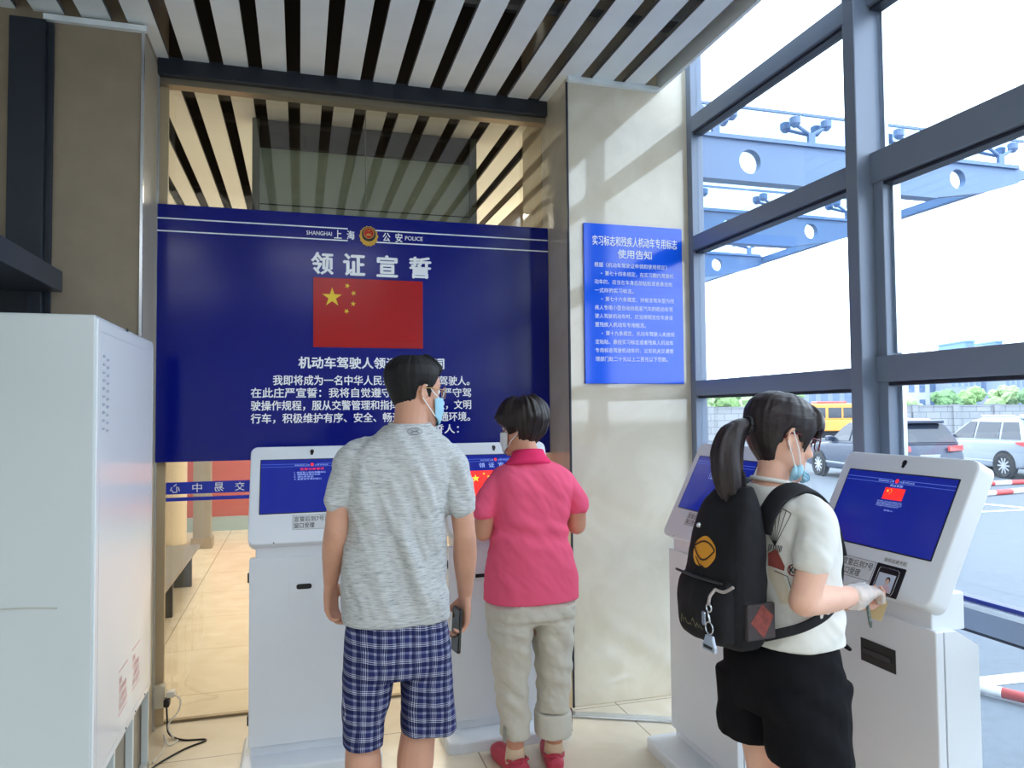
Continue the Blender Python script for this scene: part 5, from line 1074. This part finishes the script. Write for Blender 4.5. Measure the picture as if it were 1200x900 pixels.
for i in range(34):
    a = rnd.random() * 6.28; q = rnd.uniform(.55, 1.0); o = Vector((math.cos(a), math.sin(a), 0)); e = rnd.uniform(-.02, .03); rr = (.006, .012, .024, .032, .030, .020, .010)
    limb(b, [Vector(p) + o * r * q + Vector((0, o.y * .3 * r, -e * k / 6 + (o.y * -.4 * r if k < 3 else 0))) for k, (p, r) in enumerate(zip(PT, rr))], [.005, .006, .007, .0075, .0065, .005, .0025], 8, 4)
obj('ponytail', fuse(b, .0032, 2), hair_mat('hair_tail', srgb(44, 36, 38), 0.36, (60, 60, 7)), hg, smooth=True)
b = BM(); tube(b, [(.0 + .021 * math.cos(a), -.100 + .006 * math.sin(a), 1.455 + .021 * math.sin(a)) for a in [2*PI*i/24 for i in range(25)]], .007, 10); obj('hair_tie', b, M_black, hg, smooth=True)
mk = obj('face_mask', face_shell(GH, -66, 66, lambda s: -.088 - .010 * (1 - s) + .012 * s, lambda s: -.112 + .010 * s, lambda s, v: .010 + .012 * (1 - s) + .008 * v, pleat=.003), M_mask, gi, smooth=True)
for s in (-1, 1):
    b = BM(); limb(b, [GH @ Vector((s * .062, .046, -.072)), GH @ Vector((s * .068, .038, -.090)), GH @ Vector((s * .064, .034, -.108))], [.008, .011, .006], 10); limb(b, [GH @ Vector((s * .064, .028, -.074)), GH @ Vector((s * .068, .026, -.094)), GH @ Vector((s * .060, .026, -.112))], [.005, .009, .006], 10); obj('crumpled_edge', b, M_mask, mk, smooth=True)
    loops(mk, GH, s, [[(.066, .044, -.074), (.077, .022, -.03), (.080, .002, .004), (.082, -.008, .020)], [(.066, .028, -.078), (.076, .004, -.045), (.081, -.014, -.018), (.082, -.018, -.008)]])
spectacles(gi, GH, M_redfr, .052, .034, .0022, .110, .006, .0026)
# glove
M_glove = bpy.data.materials.new('clear_glove'); M_glove.use_nodes = True; _n = M_glove.node_tree; _b = _n.nodes['Principled BSDF']; _b.inputs['Base Color'].default_value = srgb(232, 230, 226); _b.inputs['Roughness'].default_value = .3; _b.inputs['Alpha'].default_value = .62
b = BM(); hand_pieces(b, grw, grow=.0022, **HR); gdn = gd.normalized(); limb(b, [grw - gdn * .035, grw - gdn * .01, grw + gdn * .03], [.036, .031, .030], 18)
def wr_gl(p, n): return fbm(p * 60, 2) * .0022
obj('glove', push(fuse(b, .003, 3), wr_gl), M_glove, gi, smooth=True)
# pen and folded slip in her hands
pn = thing('pen', 'patterned silver pen held upright beside the gloved hand', 'pen', (1.535, 1.722, .888))
b = BM(); d = Vector((-.022, 0, .128)); tube(b, [d * 0, d * .08, d * .62], [.003, .0048, .0048], 12); obj('barrel', b, mat('pen_pattern', srgb(110, 124, 120), .35, .2, vary=.5, vscale=90), pn, smooth=.8)
b = BM(); tube(b, [d * .62, d * .64, d * .97, d], [.0048, .0052, .0046, .002], 12); obj('cap', b, M_silver, pn, smooth=.8)
sl = thing('paper_slip', 'small folded beige slip held under the gloved hand', 'paper', (1.60, 1.765, .925))
b = BM(); bx(b, -.018, .018, -.001, .001, -.035, .025, .0004); bx(b, -.016, .016, .002, .0035, -.028, .028, .0004); o = obj('folded_sheet', b, mat('slip_beige', srgb(206, 184, 140), .8), sl, rot=(.15, .3, -.7))

# ------------------------------------------------------------------ backpack
bp = thing('backpack', 'black backpack with an orange round emblem on the back of the ponytailed person', 'backpack', GW @ Vector((-.006, .016, .030)), GR)
M_bag = mat('black_nylon', srgb(24, 24, 29), .75, 0, .3, bump=.12, bscale=260)
b = BM(); rows(b, dense([(.858, 0, -.185, .095, .045), (.885, 0, -.190, .118, .062), (.96, 0, -.194, .127, .070), (1.06, 0, -.190, .126, .066), (1.15, 0, -.178, .114, .055), (1.22, 0, -.164, .092, .042), (1.268, 0, -.150, .060, .026)], 6), 36, 3.0)
def wr_b(p, n): return fbm(Vector((p.x * 9, p.y * 9, p.z * 7))) * .007 + math.sin(p.z * 60 + p.x * 20) * .0012
bb = obj('bag_body', push(fuse(b, .006, 5), wr_b), M_bag, bp, smooth=True)
b = BM(); rows(b, dense([(.868, 0, -.242, .074, .028), (.89, 0, -.248, .098, .038), (.96, 0, -.252, .106, .040), (1.02, 0, -.244, .104, .033), (1.040, 0, -.234, .096, .024)], 6), 30, 3.0)
fp = obj('front_pocket', push(fuse(b, .005, 4), wr_b), M_bag, bp, smooth=True)
b = BM(); tube(b, [(x, -.286 + .10 * abs(x) ** 1.2 * 1.6, 1.035) for x in np.linspace(-.10, .10, 15)], .0035, 6); obj('zipper', b, mat('zip_black', srgb(38, 38, 42), .4), fp, smooth=True)
b = BM(); prism(b, rrect(.012, .034, .004, 4), 0, .003, Matrix.Translation((.060, -.302, .945)) @ Matrix.Rotation(PI/2, 4, 'X')); obj('zip_pull', b, M_silver, fp)
def ribbon(b, pts, w, side, th=.006):
    C = curve_pts(pts, 8); side = [Vector(s).normalized() for s in side]; n = len(C); A = []
    for i, p in enumerate(C):
        f = i / (n - 1) * (len(side) - 1); k = min(int(f), len(side) - 2); s = side[k].lerp(side[k+1], f - k).normalized(); t = (C[min(i+1, n-1)] - C[max(i-1, 0)]).normalized(); nn = s.cross(t).normalized()
        A.append([b.verts.new(p + s * w/2 * a + nn * th/2 * c) for a, c in ((1, -.6), (1, .6), (.6, 1), (-.6, 1), (-1, .6), (-1, -.6), (-.6, -1), (.6, -1))])
    skin(b, A)
for s in (1, -1):
    b = BM(); ribbon(b, [(s * .078 + .012, -.140, 1.15), (s * .084 + .014, -.126, 1.205), (s * .086 + .012, -.080, 1.250), (s * .086 + .010, -.014, 1.262), (s * .082 + .006, .044, 1.236), (s * .080 + .006, .092, 1.165), (s * .090 + .006, .114, 1.08)], .058, [(1, 0, 0), (1, 0, -.25), (1, 0, -.35), (1, 0, -.3), (1, -.1, -.1), (1, -.4, 0)], .012); obj('shoulder_strap', b, M_bag, bp, smooth=True)
    b = BM(); ribbon(b, [(s * .090 + .006, .114, 1.08), (s * .122 + .006, .082, 1.01), (s * .146 + .006, .02, .955), (s * .144 + .006, -.07, .92), (s * .110, -.16, .895)], .026, [(1, -.4, 0), (.2, -.2, 1), (0, -.4, 1), (0, -.5, 1), (0, -.3, 1)], .006); obj('webbing_strap', b, M_bag, bp, smooth=True)
b = BM(); tube(b, curve_pts([(-.03, -.148, 1.265), (-.028, -.150, 1.30), (0, -.150, 1.312), (.028, -.150, 1.30), (.03, -.148, 1.265)], 6), .007, 8); obj('grab_handle', b, M_bag, bp, smooth=True)
b = BM(); bx(b, .118, .132, -.226, -.140, .895, .985, .004); sp_ = obj('side_pocket', b, mat('mesh_pocket', srgb(58, 50, 52), .7), bp)
t = BM(); polyf(t, [(-.034, .0), (.002, .044), (.036, .012), (.006, -.040)], 0); o = decal('red_pattern', t, sp_, (.132, -.183, .940), (0, 1, 0), (0, 0, 1), mat('pattern_red', srgb(128, 58, 50), .7, vary=.35, vscale=60), sp_, .001)
# orange emblem: a rounded patch with dark leaf shaped lines
BO, BU, BV = Vector((-.01, -.30, 1.10)), (1, 0, 0), (0, .12, 1)
t = BM(); polyf(t, [(.048 * math.cos(a) * (1 + .07 * math.cos(3 * a + .5)), .040 * math.sin(a) * (1 + .06 * math.sin(5 * a))) for a in [2*PI*i/48 for i in range(48)]], 0); em_ = decal('emblem', t, bb, BO, BU, BV, mat('emblem_orange', srgb(222, 152, 40), .7), bb, .002)
t = BM(); quadstrip(t, [(-.044 + .088 * i / 20, .010 + .018 * math.sin(i / 20 * PI)) for i in range(21)], .005); quadstrip(t, [(-.044 + .088 * i / 20, .010 - .030 * math.sin(i / 20 * PI)) for i in range(21)], .005); quadstrip(t, [(-.03, -.016), (-.012, -.034), (.012, -.038)], .004); quadstrip(t, [(-.046, .014), (-.036, .028)], .005)
decal('emblem_lines', t, bb, BO, BU, BV, mat('emblem_brown', srgb(66, 38, 22), .8), bb, .0032)
b = BM(); ball(b, (0, 0, 0), .007, (1, 1, 1)); obj('snap_button', b, M_silver, bp, smooth=True, loc=(-.012, -.262, 1.165))
t = BM(); 
for i in range(6): quadstrip(t, [(-.05 + .016 * i, .012 * (i % 2)), (-.044 + .016 * i, .022 - .008 * (i % 3)), (-.036 + .016 * i, .002)], .0022)
ell_band(t, .05, .02, .006, .006, .002, n=12); decal('scribble', t, fp, (-.01, -.32, .905), (1, 0, 0), (0, 0, 1), mat('scribble_khaki', srgb(128, 120, 92), .8), fp, .002)
# key ring hanging from the bag
kr = thing('key_ring', 'silver key ring with a small clear car pendant hanging on the black backpack', 'key ring', GW @ Vector((.080, -.290, .925)), GR)
b = BM(); tube(b, curve_pts([(0, .02, .125), (0, .004, .11), (-.002, 0, .088)], 6), .004, 8); tube(b, curve_pts([(0, .018, .126), (.02, .03, .122), (.045, .04, .138)], 6), [.004] * 13, 8); obj('strap_loop', b, mat('strap_grey', srgb(170, 160, 158), .6), kr, smooth=True)
b = BM(); tube(b, [(.010 * math.cos(a), 0, .082 + .010 * math.sin(a)) for a in [2*PI*i/20 for i in range(21)]], .0022, 8); tube(b, [(-.006, 0, .074), (0, 0, .058), (.004, 0, .048)], .0025, 8); obj('clip', b, M_chrome, kr, smooth=True)
b = BM(); tube(b, [(.015 * math.cos(a), 0, .032 + .015 * math.sin(a)) for a in [2*PI*i/24 for i in range(25)]], .0018, 8); obj('ring', b, M_chrome, kr, smooth=True)
b = BM(); prism(b, [(-.024, -.024), (.024, -.024), (.026, -.012), (.020, -.004), (.014, .014), (-.012, .014), (-.020, -.004), (-.026, -.012)], -.004, .004, Matrix.Rotation(PI/2, 4, 'X'), bev=.002); obj('pendant', b, mat('pendant_clear', srgb(176, 188, 206), .1, .1), kr, smooth=.6)
b = BM(); bx(b, -.018, .018, -.0062, -.0045, -.018, -.010, .001); obj('pendant_plate', b, M_ink, kr)
